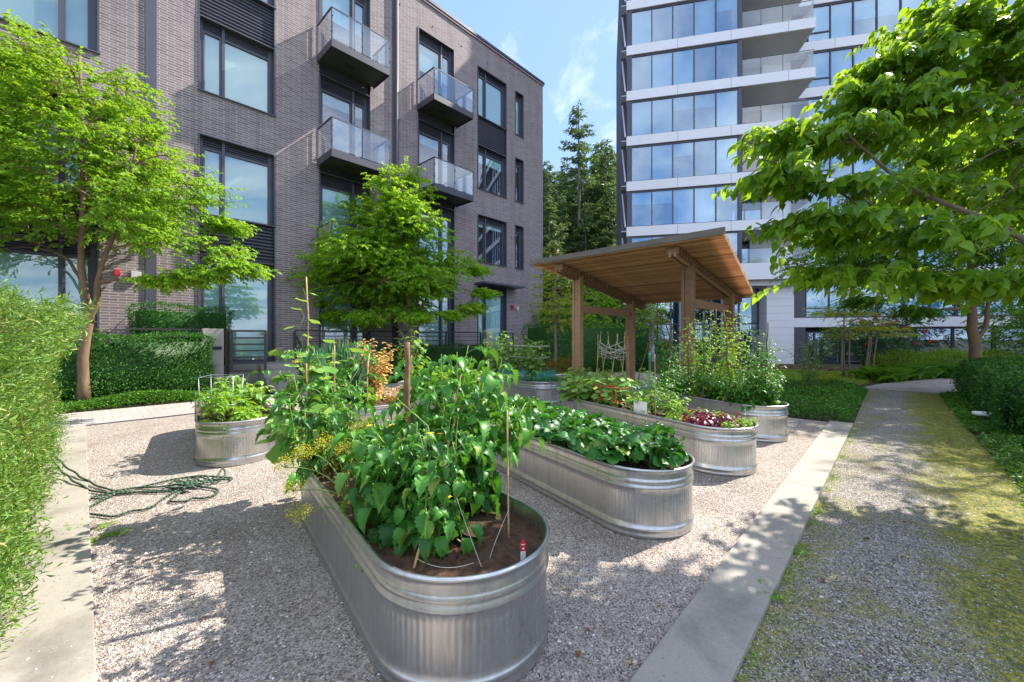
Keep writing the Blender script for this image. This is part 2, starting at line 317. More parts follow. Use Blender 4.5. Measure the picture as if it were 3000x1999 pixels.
# ================================================================= leaves
def _strip(ys, ws, zs, fold):
    V = []; F = []
    for y, w, z in zip(ys, ws, zs):
        V += [(-w, y, z+fold*w), (0, y, z), (w, y, z+fold*w)]
    for i in range(len(ys)-1):
        a = i*3; F += [(a, a+3, a+4, a+1), (a+1, a+4, a+5, a+2)]
    return np.array(V, float), np.array(F)
T_SIMPLE = (np.array([(0,0,0), (-.5,.45,.10), (0,1,-.12), (.5,.45,.10)], float), np.array([(0,2,1), (0,3,2)]))
T_OVAL = _strip([0,.22,.5,.78,1], [.03,.40,.5,.30,.0], [0,.05,.05,-.02,-.16], .22)
T_WILLOW = _strip([0,.5,1], [.1,.5,.0], [0,.05,-.05], .2)
T_TOM = _strip([0,.08,.2,.27,.38,.45,.57,.63,.76,.82,1], [.03,.34,.52,.44,.52,.40,.45,.31,.28,.15,0], [0,.04,.07,.06,.06,.03,.01,-.04,-.09,-.14,-.30], .45)
T_HEART = _strip([-.08,.0,.2,.45,.75,1], [.25,.42,.52,.44,.22,0], [0,0,.02,.02,-.04,-.15], .18)
def _round(n=12, cup=.12, lobes=0, amp=.0):
    V = [(0,.45,-.02)]
    for i in range(n):
        a = 2*math.pi*i/n; r = .5*(1+amp*math.cos(lobes*a)); V.append((r*math.sin(a), .45-r*math.cos(a)*1.0, cup*(1+.5*math.cos(3*a))))
    return np.array(V), np.array([(0, 1+i, 1+(i+1)%n) for i in range(n)])
T_ROUND = _round(10, .08); T_LOBED = _round(20, .07, 5, .13)
def _tri():
    Vs = []; Fs = []; b, fc = _strip([0,.25,.5,.75,.95], [.06,.36,.44,.36,.0], [0,.05,.06,.0,-.08], .3)
    for k, a in enumerate((0, 75, -75)):
        ca, sa = math.cos(rad(a)), math.sin(rad(a)); P = b*[.62,.6,.6]; Q = P.copy(); Q[:,0] = P[:,0]*ca+P[:,1]*sa; Q[:,1] = -P[:,0]*sa+P[:,1]*ca
        Vs.append(Q); Fs.append(fc+k*len(b))
    return np.vstack(Vs), np.vstack(Fs)
T_TRI = _tri()
def nrm(a): return a/(np.linalg.norm(a, axis=1, keepdims=True)+1e-9)
def leaves(P, D, Nn, L, Wd, tpl):
    P = np.asarray(P, float); D = nrm(np.asarray(D, float)); B = nrm(np.cross(D, Nn)); Nn = np.cross(B, D)
    V0, F0 = tpl; n = len(P); L = np.broadcast_to(L, (n,)); Wd = np.broadcast_to(Wd, (n,)); k = len(V0)
    V = (P[:,None] + V0[None,:,0,None]*(Wd[:,None]*B)[:,None] + V0[None,:,1,None]*(L[:,None]*D)[:,None] + V0[None,:,2,None]*(L[:,None]*Nn)[:,None]).reshape(-1,3)
    F = (F0[None]+(np.arange(n)*k)[:,None,None]).reshape(-1, F0.shape[1]); return V, F
def leafobj(name, P, D, Nn, L, Wd, tpl, mat, rng, parent=None, tint=None, smooth=False, extra=None):
    V, F = leaves(P, D, Nn, L, Wd, tpl); k = len(tpl[0]); t = rng.random(len(P)) if tint is None else tint
    T = np.repeat(t, k); FL = [F]
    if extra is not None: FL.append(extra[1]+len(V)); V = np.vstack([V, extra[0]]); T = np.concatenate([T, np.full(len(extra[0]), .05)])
    return mesh_np(name, V, FL, mat, parent, T, smooth)
def rdir(rng, n, up=0., flat=1.):
    d = rng.normal(size=(n,3)); d[:,2] = d[:,2]*flat+up; return nrm(d)
def bez(a, b, c, n): t = np.linspace(0,1,n)[:,None]; return (1-t)**2*a+2*t*(1-t)*b+t*t*c
# ================================================================= trees
def tree(name, label, cat, loc, trunks, blobs, bark, lmat, seed, limbs=14, twigs=700, lpt=12, ll=.075, lw=.6, tpl=T_SIMPLE, layer=0., tw=.5, minz=1.8, group=None, limb_r=.05, droop=.25, lower=(), clumps=0):
    rng = np.random.default_rng(seed); root = thing(name, label, cat, loc, 0, group); mb = MB(); nodes = []; nr = []
    for pts, r0, r1 in trunks:
        pts = np.array(pts, float); m = len(pts); t = np.linspace(0, m-1, 14); P = np.stack([np.interp(t, np.arange(m), pts[:,k]) for k in range(3)], 1)
        P[1:-1,:2] += rng.normal(size=(12,2))*r0*.12; R = np.linspace(r0, r1, 14); R[0] *= 1.3
        mb.tube(P, R, 9)
        for p, r in zip(P, R):
            if p[2] > minz: nodes.append(p); nr.append(r)
    if clumps:                                              # break the crown into uneven sub-masses
        w_ = np.array([b[1][0]*b[1][1]*b[1][2] for b in blobs])**.8; w_ /= w_.sum(); nbs = []
        for q in range(clumps):
            c, r = blobs[rng.choice(len(blobs), p=w_)]; d = rng.normal(size=3); d /= np.linalg.norm(d); r = np.array(r)
            nbs.append((np.array(c)+d*r*rng.uniform(.35,.85), np.maximum(r*rng.uniform(.24,.46), [.35,.35,.25])))
        blobs = nbs
    def pt(n, shell):
        out = []; wts = np.array([b[1][0]*b[1][1]*b[1][2] for b in blobs]); wts /= wts.sum()
        for k in rng.choice(len(blobs), n, p=wts):
            c, r = blobs[k]; d = rng.normal(size=3); d /= np.linalg.norm(d); q = rng.random()**shell
            out.append(np.array(c)+d*np.array(r)*q)
        return np.array(out)
    nodes = [np.array(x) for x in nodes]
    c0 = np.mean([b[0] for b in blobs], 0)
    NP = np.array(nodes); NR = np.array(nr)
    def grow(targets, rmax, rmin, npts, sides, lift):
        nonlocal NP, NR
        cen = NP.mean(0); order = np.argsort(np.linalg.norm(targets-cen, axis=1))
        for i in order:
            tg = targets[i]; dd = np.linalg.norm((NP-tg)*[1,1,1.4], axis=1)+np.where(NP[:,2] > tg[2], .8, 0); j = int(np.argmin(dd)); a = NP[j]
            L = np.linalg.norm(tg-a)
            if L < .06: continue
            mid = (a+tg)/2+np.array([0,0,lift*L])+rng.normal(size=3)*L*.06
            P = bez(a, mid, tg, npts); r0 = min(rmax, NR[j]*.75); R = np.linspace(r0, rmin, npts)
            mb.tube(P, R, sides, False); NP = np.vstack([NP, P[1:]]); NR = np.concatenate([NR, R[1:]])
    T1 = pt(limbs, .45)
    if len(lower): T1 = np.vstack([T1, np.array(lower, float)])
    if layer: T1[:,2] = np.round(T1[:,2]/layer)*layer*.7+T1[:,2]*.3
    grow(T1, limb_r, .012, 8, 6, .10); grow(pt(limbs*7, .5), .02, .006, 5, 4, .08)
    TG = pt(twigs, .55)
    if len(lower):
        ex = []
        for q in lower:
            q = np.array(q, float); ex.append(q+rng.normal(size=(int(twigs*.03)+8, 3))*[.22,.22,.07])
        TG = np.vstack([TG]+ex)
    if layer: TG[:,2] = np.round(TG[:,2]/layer)*layer*.6+TG[:,2]*.4
    TG = TG[TG[:,2] > minz-.3]
    P = []; D = []; Nn = []; Ls = []
    for tg in TG:
        j = int(np.argmin(np.linalg.norm((NP-tg)*[1,1,1.5], axis=1))); a = NP[j]; v = tg-a; L = np.linalg.norm(v)
        if L < 1e-3: continue
        L2 = min(max(L, tw*.6), tw*1.6); v = v/L; e = a+v*min(L, L2)
        ax = e-c0; ax[2] *= .15; ax = ax/(np.linalg.norm(ax)+1e-6)+rng.normal(size=3)*[.5,.5,.22]; ax /= np.linalg.norm(ax)
        e2 = tg+ax*tw*.6; Q = bez(a, tg+np.array([0,0,.05]), e2+np.array([0,0,-droop*tw*.5]), 6)
        if rng.random() < .6: mb.tube(Q[::2] if len(Q) > 4 else Q, np.linspace(.007, .003, len(Q[::2])), 3, False)
        tt = np.linspace(.3, 1, lpt)+rng.normal(size=lpt)*.02
        q = np.stack([np.interp(tt*5, np.arange(6), Q[:,k]) for k in range(3)], 1); tv = nrm(np.diff(Q, axis=0))[-1]
        sd_ = np.cross(tv, [0,0,1]); sd_ /= np.linalg.norm(sd_)+1e-6; sgn = np.where(np.arange(lpt) % 2, 1, -1)[:,None]
        d = tv*.75+sd_*sgn*.8+rng.normal(size=(lpt,3))*.28+np.array([0,0,-droop]); P.append(q+rng.normal(size=(lpt,3))*.012); D.append(d)
        Nn.append(np.array([0,0,1.])+rng.normal(size=(lpt,3))*.45); Ls.append(rng.uniform(.65, 1.15, lpt)*ll)
    P = np.vstack(P); D = np.vstack(D); Nn = np.vstack(Nn); Ls = np.concatenate(Ls)
    clump = np.sin(P[:,0]*1.9+seed)*np.sin(P[:,1]*2.3)*np.sin(P[:,2]*2.9)*.18
    mb.build('trunk', bark, root, True); leafobj('crown', P, D, Nn, Ls, Ls*lw, tpl, lmat, rng, root, np.clip(rng.random(len(P))*.8+.1+clump, 0, 1), tpl is not T_SIMPLE)
    return root
# ================================================================= hedges, ground cover
def hedge(name, label, cat, loc, rz, dims, n, ll, lw, mat, seed, tpl=T_SIMPLE, rough=.05, out=.5, group=None, up=.3, taper=0):
    rng = np.random.default_rng(seed); root = thing(name, label, cat, loc, rz, group); a, b, h = dims
    areas = np.array([a*h, a*h, b*h, b*h, a*b]); f = rng.choice(5, n, p=areas/areas.sum()); u = rng.random(n); v = rng.random(n)
    P = np.zeros((n,3)); Nn = np.zeros((n,3))
    for k, (ex, no) in enumerate([((u*a, 0*u, v*h), (0,-1,0)), ((u*a, 0*u+b, v*h), (0,1,0)), ((0*u, u*b, v*h), (-1,0,0)), ((0*u+a, u*b, v*h), (1,0,0)), ((u*a, v*b, 0*u+h), (0,0,1))]):
        m = f == k
        for c in range(3): P[m,c] = ex[c][m] if hasattr(ex[c], '__len__') else ex[c]
        Nn[m] = no
    bulge = rough*1.3*(np.sin(P[:,0]*3.1+seed)+np.sin(P[:,1]*2.7)+np.sin(P[:,2]*4.1))
    P += Nn*(bulge+rng.normal(size=n)*rough)[:,None]
    if taper: P[:,:2] += Nn[:,:2]*(taper*(P[:,2]/h)**2)[:,None]
    D = Nn*out+rng.normal(size=(n,3))*.6+np.array([0,0,up]); L = rng.uniform(.6, 1.3, n)*ll
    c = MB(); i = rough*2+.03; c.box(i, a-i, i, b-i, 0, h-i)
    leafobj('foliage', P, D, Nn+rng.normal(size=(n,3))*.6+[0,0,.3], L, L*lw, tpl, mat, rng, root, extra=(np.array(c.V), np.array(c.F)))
    return root
def cover(name, kind, poly, n, ll, lw, mat, seed, hgt=.1, label=None, cat=None, tpl=T_SIMPLE, edge=.2):
    """low leaves over a polygon given in u,v"""
    rng = np.random.default_rng(seed); poly = np.array(poly, float); lo, hi = poly.min(0), poly.max(0); pts = []
    def inside(q):
        c = np.zeros(len(q), bool); j = len(poly)-1
        for i in range(len(poly)):
            a, b = poly[i], poly[j]; m = ((a[1] > q[:,1]) != (b[1] > q[:,1])) & (q[:,0] < (b[0]-a[0])*(q[:,1]-a[1])/(b[1]-a[1]+1e-12)+a[0]); c ^= m; j = i
        return c
    q = rng.uniform(lo, hi, (n*3,2)); q = q[inside(q)][:n]; n = len(q)
    dmin = np.full(n, 9.)
    for i in range(len(poly)):
        a, b = poly[i-1], poly[i]; ab = b-a; t = np.clip(((q-a)@ab)/(ab@ab), 0, 1); dmin = np.minimum(dmin, np.linalg.norm(q-(a+t[:,None]*ab), axis=1))
    q = q+rng.normal(size=(n,2))*.03
    H = hgt*np.clip(dmin/edge, .12, 1)**.5*(.75+.25*np.sin(q[:,0]*2.3+seed)*np.sin(q[:,1]*3.1))
    z = H*(1-rng.random(n)**2.2*.8); P = np.stack([q[:,0]*CG-q[:,1]*SG, q[:,0]*SG+q[:,1]*CG, z], 1)
    D = rdir(rng, n, .25, .5); L = rng.uniform(.6, 1.3, n)*ll
    o = leafobj(name, P, D, np.array([0,0,1.])+rng.normal(size=(n,3))*.45, L, L*lw, tpl, mat, rng); tag(o, label, cat, None, kind)
    # soil under it, slightly domed
    return o
# ================================================================= plants
def plant(name, label, cat, base, mat, seed, n_stem=4, h=.8, spread=.25, tpl=T_TOM, ll=.09, lw=.6, per=9, rachis=.16, pairs=2, droop=.5, lean=(0,0), stem=None, sr=.006, group=None, z0=.15, fruit=None, flower=None, fl_n=0, wander=.05, leafscale_top=.7, kind=None):
    rng = np.random.default_rng(seed); root = thing(name, label, cat, base, 0, group)
    sm = MB(); P = []; D = []; Nn = []; Ls = []; tips = []
    for s in range(n_stem):
        az_ = 2*math.pi*(s+rng.random()*.7)/n_stem; hs = h*rng.uniform(.75, 1.05); dx = np.array([math.cos(az_), math.sin(az_)])*spread*rng.uniform(.5, 1)
        k = 7; t = np.linspace(0, 1, k); q = np.zeros((k,3)); q[:,:2] = dx*(t**1.1)[:,None]+np.array(lean)*t[:,None]; q[:,2] = hs*t; q[1:,:2] += rng.normal(size=(k-1,2))*wander
        q[0,:2] += rng.normal(size=2)*spread*.12
        sm.tube(q, np.linspace(sr, sr*.4, k), 5); tips.append(q[-1])
        for j in range(per):
            tj = z0+(1-z0)*(j+rng.random()*.6)/per; p = np.array([np.interp(tj*(k-1), np.arange(k), q[:,c]) for c in range(3)])
            a = az_+j*2.4+rng.normal()*.4; o = np.array([math.cos(a), math.sin(a), 0]); sc = (1-(1-leafscale_top)*tj)*rng.uniform(.75, 1.15); R = rachis*sc
            dj = droop*rng.uniform(.35,1.25)*(1-.35*tj); e = p+o*R+np.array([0,0,R*(.35-dj*.9)]); mid = p+o*R*.5+np.array([0,0,R*.45]); Q = bez(p, mid, e, 5)
            if rachis > .02: sm.tube(Q, np.linspace(sr*.45, sr*.25, 5), 3, False)
            td = (Q[-1]-Q[-2]); td /= np.linalg.norm(td)+1e-9
            P.append(Q[-1]); D.append(td+np.array([0,0,-dj*.35])+rng.normal(size=3)*.15); Nn.append(np.array([0,0,1])+o*.3+rng.normal(size=3)*.3); Ls.append(ll*sc*1.15)
            sd_ = np.cross(td, [0,0,1]); sd_ /= np.linalg.norm(sd_)+1e-6
            for m in range(pairs):
                qp = Q[4-m-1] if m < 4 else Q[0]
                for g in (-1, 1):
                    P.append(qp); D.append(td*.45+sd_*g+np.array([0,0,-dj*.5])+rng.normal(size=3)*.25); Nn.append(np.array([0,0,1])+rng.normal(size=3)*.35); Ls.append(ll*sc*rng.uniform(.6, .95)*(.9-.15*m))
    P = np.array(P); D = np.array(D); Nn = np.array(Nn); Ls = np.array(Ls)
    sm.build('stem', stem or M['stem'], root, True)
    leafobj('foliage', P, D, Nn, Ls, Ls*lw, tpl, mat, rng, root, None, tpl is not T_SIMPLE)
    if flower and fl_n:
        fm = MB()
        for i in rng.choice(len(P), min(fl_n, len(P)), replace=False):
            c = P[i]+[0,0,.03]; r = flower[1]
            for b in range(5):
                a = b*1.2566; fm.add([c, c+np.array([math.cos(a-.5)*r, math.sin(a-.5)*r, r*.25]), c+np.array([math.cos(a)*r*1.3, math.sin(a)*r*1.3, r*.1]), c+np.array([math.cos(a+.5)*r, math.sin(a+.5)*r, r*.25])], [(0,1,2,3)])
        fm.build('flowers', flower[0], root)
    if fruit:
        for i in rng.choice(len(P), fruit[2], replace=False): MB().sphere(P[i]-[0,0,.04], fruit[1]*rng.uniform(.8, 1.1), 8, 6).build('fruit', fruit[0], root, True)
    if kind: root['kind'] = kind
    return root
def stake(name, label, a, b, r, mat, group=None, knob=0, seed=0, wob=.0):
    rng = np.random.default_rng(seed); a = np.array(a, float); b = np.array(b, float); m = 9; P = a+(b-a)*np.linspace(0,1,m)[:,None]; P[1:-1] += rng.normal(size=(m-2,3))*wob
    R = np.full(m, r)*(1-.15*np.linspace(0,1,m)); R = R*(1+rng.uniform(-knob, knob, m)); mb = MB(); mb.tube(P-a, R, 7); o = mb.build(name, mat, None, True); o.location = a
    return tag(o, label, name.replace('_', ' '), group)
# ================================================================= planter tank
def stadium(L, R, step):
    S = L-2*R; per = 2*S+2*math.pi*R; n = int(per/step); out = []
    for i in range(n):
        s = per*i/n; q = s
        if q < S: x, y, nx, ny = q, -R, 0, -1
        elif q < S+math.pi*R: a = -math.pi/2+(q-S)/R; x, y, nx, ny = S+R*math.cos(a), R*math.sin(a), math.cos(a), math.sin(a)
        elif q < 2*S+math.pi*R: x, y, nx, ny = S-(q-S-math.pi*R), R, 0, 1
        else: a = math.pi/2+(q-2*S-math.pi*R)/R; x, y, nx, ny = R*math.cos(a), R*math.sin(a), math.cos(a), math.sin(a)
        out.append((x, y, nx, ny, s))
    return np.array(out)
def tank_meshes(L, R, step=.02, H=.59):
    st = stadium(L, R, step); n = len(st)
    def bead(z, c, w, a): return a*math.exp(-((z-c)/w)**2)
    zs = [0,.012,.03,.045,.06,.075,.09,.105,.13,.2,.28,.36,.40,.415,.43,.445,.46,.475,.49,.505,.53,.555]
    prof = [(-.004+bead(z,.075,.018,.016)+bead(z,.02,.016,.010)+bead(z,.425,.013,.016)+bead(z,.472,.011,.012), z) for z in zs]
    for k in range(9):
        a = -math.pi*.5+math.pi*1.35*k/8; prof.append((.004+.015*math.cos(a), H-.014+.014*math.sin(a)))
    prof += [(-.012, .56), (-.012, .46)]
    V = []; uvs = []
    for o, z in prof:
        V.append(np.stack([st[:,0]+st[:,2]*o, st[:,1]+st[:,3]*o, np.full(n, z)], 1)); uvs.append(np.stack([st[:,4], np.full(n, z)], 1))
    V = np.vstack(V); U = np.vstack(uvs); m = len(prof); i = np.arange(n); F = []
    for r in range(m-1): F.append(np.stack([r*n+i, r*n+(i+1)%n, (r+1)*n+(i+1)%n, (r+1)*n+i], 1))
    o = mesh_np('wall', V, [np.vstack(F)], M['steel'], None, None, True); me = o.data
    ul = me.uv_layers.new(name='wall'); li = np.zeros(len(me.loops), dtype=np.int32); me.loops.foreach_get('vertex_index', li); ul.data.foreach_set('uv', U[li].astype(np.float32).ravel())
    # soil: rings scaled towards the axis
    rng = np.random.default_rng(int(R*1000)); st2 = stadium(L, R-.012, .05); k = len(st2); S = L-2*R; V2 = []; rings = 9
    for r in range(rings):
        f = 1-r/rings
        ax = np.clip(st2[:,0], 0, S); x = ax+(st2[:,0]-ax)*f; y = st2[:,1]*f
        V2.append(np.stack([x, y, .485+.02*(1-f)+rng.normal(size=k)*.007], 1))
    F2 = [np.stack([r*k+np.arange(k), r*k+(np.arange(k)+1)%k, (r+1)*k+(np.arange(k)+1)%k, (r+1)*k+np.arange(k)], 1) for r in range(rings-1)]
    so_ = mesh_np('soil', np.vstack(V2), [np.vstack(F2)], M['soil'], None, None, True)
    return o, so_
TK = {}
def tank(key, label, X, Z, yaw, L=3.05, R=.47, src=None):
    root = thing('planter_tank', label, 'planter', (X, Z, 0), rad(90-yaw), 'galvanised stock tank planters')
    if src is None: w, s = tank_meshes(L, R)
    else:
        w, s = (c.copy() for c in src.children); [SC.collection.objects.link(c) for c in (w, s)]
    w.parent = root; s.parent = root; a = rad(90-yaw); TK[key] = (X, Z, math.cos(a), math.sin(a)); return root
def tk(key, s, n=0, z=.5):
    X, Z, c, d = TK[key]; return (X+c*s+d*n, Z+d*s-c*n, z)     # n to the right when looking along the tank
# ================================================================= ground
def sheet(name, poly, z, mat, kind='structure', thick=0, label=None):
    mb = MB(); mb.prism([(p[0], p[1], 0) for p in poly], z-max(thick, .001), z) if thick else mb.add([(p[0], p[1], z) for p in poly], [tuple(range(len(poly)))])
    o = mb.build(name, mat, None); o.rotation_euler = (0, 0, A46); o['kind'] = kind
    return o
g = MB(); g.add([(-400,-300,-.03), (400,-300,-.03), (400,500,-.03), (-400,500,-.03)], [(0,1,2,3)]); tag(g.build('ground', M['earth']), kind='structure')
sheet('gravel_court', [(.05,.94), (10.28,.94), (10.28,3.0), (18.5,3.4), (18.5,11.26), (.05,11.26)], -.004, M['gravel'])
pth = sheet('gravel_path', [(-9,.585), (10.2,.585), (17.7,.62), (17.7,-1.0), (11.0,-1.0), (6,-1.05), (-9,-1.3)], -.012, M['path'])
sheet('far_path', [(17.82,.9), (20.3,.3), (24.5,-1.4), (28,-4.5), (27,-5.5), (22.6,-2.9), (19.8,-1.9), (17.82,-1.6)], -.008, M['gravel'])
sheet('path_edging', [(17.7,1.3), (17.82,1.3), (17.82,-1.7), (17.7,-1.7)], .02, M['kerb'], thick=.1)
sheet('paved_walk', [(-9,11.30), (19,11.42), (19,13.4), (-9,13.35)], .006, M['paver'])
sheet('edging_strip', [(.05,11.26), (19,11.38), (19,11.42), (.05,11.30)], .015, M['dark2'], thick=.1)
def kerb(name, segs, label):
    root = thing(name, label, 'kerb'); root.rotation_euler = (0, 0, A46)
    for x0, x1, y0, y1 in segs: MB().box(x0, x1, y0, y1, -.12, .028).build('slab', M['kerb'], root, False, .006)
    return root
kerb('concrete_kerb', [(-6, .2, .58, .94), (.205, 5.6, .58, .94), (5.605, 10.28, .58, .94)], 'long pale concrete edging strip between the gravel court and the mossy path')
kerb('concrete_kerb', [(-.36, .05, 1.2, 4.4), (-.36, .05, 4.405, 7.8), (-.36, .05, 7.805, 11.28)], 'concrete edging strip at the foot of the willow hedge')
# ================================================================= brick building
K = 16.2/13.2
def zz(z): return 1.7+(z-1.7)*K
VB = 16.2
bb = thing('brick_building', 'four storey purple grey brick apartment building with black framed windows', 'building', uv(0, VB), A46)
op = []
for c in ((-1.54,.27,1), (2.09,3.88,0)):
    op += [(c[0],c[1],10.13,13.5,'pair',c[2]), (c[0],c[1],8.17,10.1,'w',c[2]), (c[0],c[1],3.84,7.0,'w2',c[2]), (c[0],c[1],1.0,3.8,'g',c[2])]
for c in ((5.14,6.85), (8.79,10.53), (-6.2,-4.4)): op.append((c[0],c[1],1.0,13.5,'doors',0))
op += [(11.82,13.62,11.38,13.5,'w',0), (11.82,13.62,8.2,11.34,'wl',0), (11.82,13.62,5.0,7.04,'w',0), (11.82,13.62,1.0,3.97,'door',0)]
for z in (11.43, 8.23, 5.0): op.append((14.22,14.81,z,z+2.05,'s',0))
for o_ in op[0:8]: pass
ops = [(a*K, b*K, zz(c), zz(d), k, f) for a, b, c, d, k, f in op]
U0, U1, ZT = -12.0, 16.33*K, zz(14.65)
mb = MB(); us = sorted(set([U0, U1]+[x for o_ in ops for x in o_[:2]])); zs = sorted(set([0, ZT]+[x for o_ in ops for x in o_[2:4]]))
for i in range(len(us)-1):
    for j in range(len(zs)-1):
        uc, zc = (us[i]+us[i+1])/2, (zs[j]+zs[j+1])/2
        if any(o_[0] < uc < o_[1] and o_[2] < zc < o_[3] for o_ in ops): continue
        mb.add([(us[i],0,zs[j]), (us[i+1],0,zs[j]), (us[i+1],0,zs[j+1]), (us[i],0,zs[j+1])], [(0,1,2,3)])
mb.add([(U1,0,0), (U1,14,0), (U1,14,ZT), (U1,0,ZT)], [(0,1,2,3)]); mb.add([(U0,0,0), (U0,14,0), (U0,14,ZT), (U0,0,ZT)], [(3,2,1,0)])
mb.add([(U0,14,0), (U1,14,0), (U1,14,ZT), (U0,14,ZT)], [(3,2,1,0)])
mb.build('wall', M['brick'], bb)
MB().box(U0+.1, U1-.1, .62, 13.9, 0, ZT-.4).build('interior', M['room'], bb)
mb = MB(); mb.box(U0-.08, U1+.08, -.09, 14.1, ZT+.10, ZT+.22).box(U0-.03, U1+.04, -.04, 14.04, ZT+.001, ZT+.099); mb.build('roof', M['dark'], bb)
mb = MB(); mb.box(U0-.05, U1+.06, -.06, -.041, ZT-.02, ZT+.06); mb.build('roof_flashing', simple('pink_flashing', (.35,.22,.25), .5), bb)
def louvre(mb, x0, x1, z0, z1, y, pitch=.095):
    n = max(1, int((z1-z0)/pitch)); p = (z1-z0)/n
    for i in range(n):
        z = z0+i*p; mb.add([(x0,y+.045,z), (x1,y+.045,z), (x1,y-.02,z+p*.35), (x0,y-.02,z+p*.35), (x1,y-.02,z+p*.72), (x0,y-.02,z+p*.72), (x1,y+.045,z+p), (x0,y+.045,z+p)], [(0,1,2,3), (3,2,4,5), (5,4,6,7)])
def window(root, x0, x1, z0, z1, kind, flip, matb='blind', curtain=True, topl=.30):
    y = .17; fw = .075
    f = MB()
    # liner of the opening, standing slightly proud of the brick
    f.box(x0-.012, x0+.03, -.035, .5, z0, z1).box(x1-.03, x1+.012, -.035, .5, z0, z1).box(x0-.012, x1+.012, -.035, .5, z1, z1+.03).box(x0-.03, x1+.03, -.07, .5, z0-.035, z0)
    a, b = x0+.031, x1-.031; f.box(a, a+fw*1.4, y, y+.08, z0, z1).box(b-fw*1.8, b, y, y+.08, z0, z1)
    ia, ib = a+fw*1.4, b-fw*1.8; t = z1-(topl if topl else fw)
    w = ib-ia; ms = ia+w*.29 if not flip else ib-w*.29
    if kind != 's': f.box(ms-fw*.55, ms+fw*.55, y-.05, y+.08, z0, z1-.001)
    f.box(ia, ib, y+.003, y+.077, t-fw, t).box(ia, ib, y+.003, y+.077, z0, z0+fw*.9)
    panes = [(ia, ms-fw*.55), (ms+fw*.55, ib)] if kind != 's' else [(ia, ib)]
    if kind == 'door':
        for p, q in panes: f.box(p, p+.06, y+.006, y+.07, z0+fw, t-fw).box(q-.06, q, y+.006, y+.07, z0+fw, t-fw)
    elif kind != 's':
        p, q = panes[1] if flip else panes[0]; f.box(p, p+.05, y-.012, y+.07, z0+fw, t-fw).box(q-.05, q, y-.012, y+.07, z0+fw, t-fw)
    fo = f.build('window' if kind != 'door' else 'balcony_door', M['dark2'], root)
    pm = MB()
    for p, q in panes: pm.add([(p, y+.05, z0+fw*.9), (q, y+.05, z0+fw*.9), (q, y+.05, t-fw), (p, y+.05, t-fw)], [(0,1,2,3)])
    pm.build('pane', M['pane'], fo)
    if topl:
        l = MB(); louvre(l, ia, ib, t, z1, y+.03, .06); l.build('louvre', M['dark'], fo)
    if curtain:
        c = MB(); drop = z0+.1 if curtain is True else z1-(z1-z0)*curtain
        for p, q in panes: c.box(p-.02, q+.02, y+.085, y+.09, drop, t)
        c.build('blind', M[matb], fo)
    return fo
rb = random.Random(4)
for x0, x1, z0, z1, k, fl in ops:
    if k == 'w': window(bb, x0, x1, z0, z1, 'w', fl, curtain=rb.choice([True, .22, True]) if x0 > 8 else True)
    elif k == 's': window(bb, x0, x1, z0, z1, 's', fl, curtain=rb.choice([True, False]))
    elif k in ('pair', 'wl', 'w2'):
        if k == 'pair': zl = (z0, zz(11.28)); zw = (zz(11.32), z1)
        elif k == 'wl': zl = (zz(10.14), z1); zw = (z0, zz(10.10))
        else: zl = (z0, zz(4.9)); zw = (zz(4.94), z1)
        window(bb, x0, x1, zw[0], zw[1], 'w', fl, curtain=True if k != 'wl' else .35)
        l = MB(); louvre(l, x0+.03, x1-.03, zl[0], zl[1], .1, .11); l.box(x0, x0+.03, -.03, .2, zl[0], zl[1]).box(x1-.03, x1, -.03, .2, zl[0], zl[1]); l.build('louvre_panel', M['dark'], bb)
    elif k == 'g': window(bb, x0, x1, z0, z1, 'w', fl, topl=.34)
    elif k == 'door': window(bb, x0, x1, z0, z1, 'door', fl, topl=.45)
    elif k == 'doors':
        rows = [(zz(10.62), zz(13.5), .5), (zz(7.42), zz(10.0), .3), (zz(4.3), zz(6.9), True), (z0, zz(3.75), True)]
        for i, (a, b, cu) in enumerate(rows):
            window(bb, x0, x1, a, b, 'door' if i < 3 else 'w', 1, curtain=cu, topl=.42, matb='blind2' if i < 2 else 'blind')
            if i < 3:
                l = MB(); top = a-.04; bot = rows[i+1][1]+.03; louvre(l, x0+.03, x1-.03, bot, top, .1, .10); l.build('louvre_panel', M['dark'], bb)
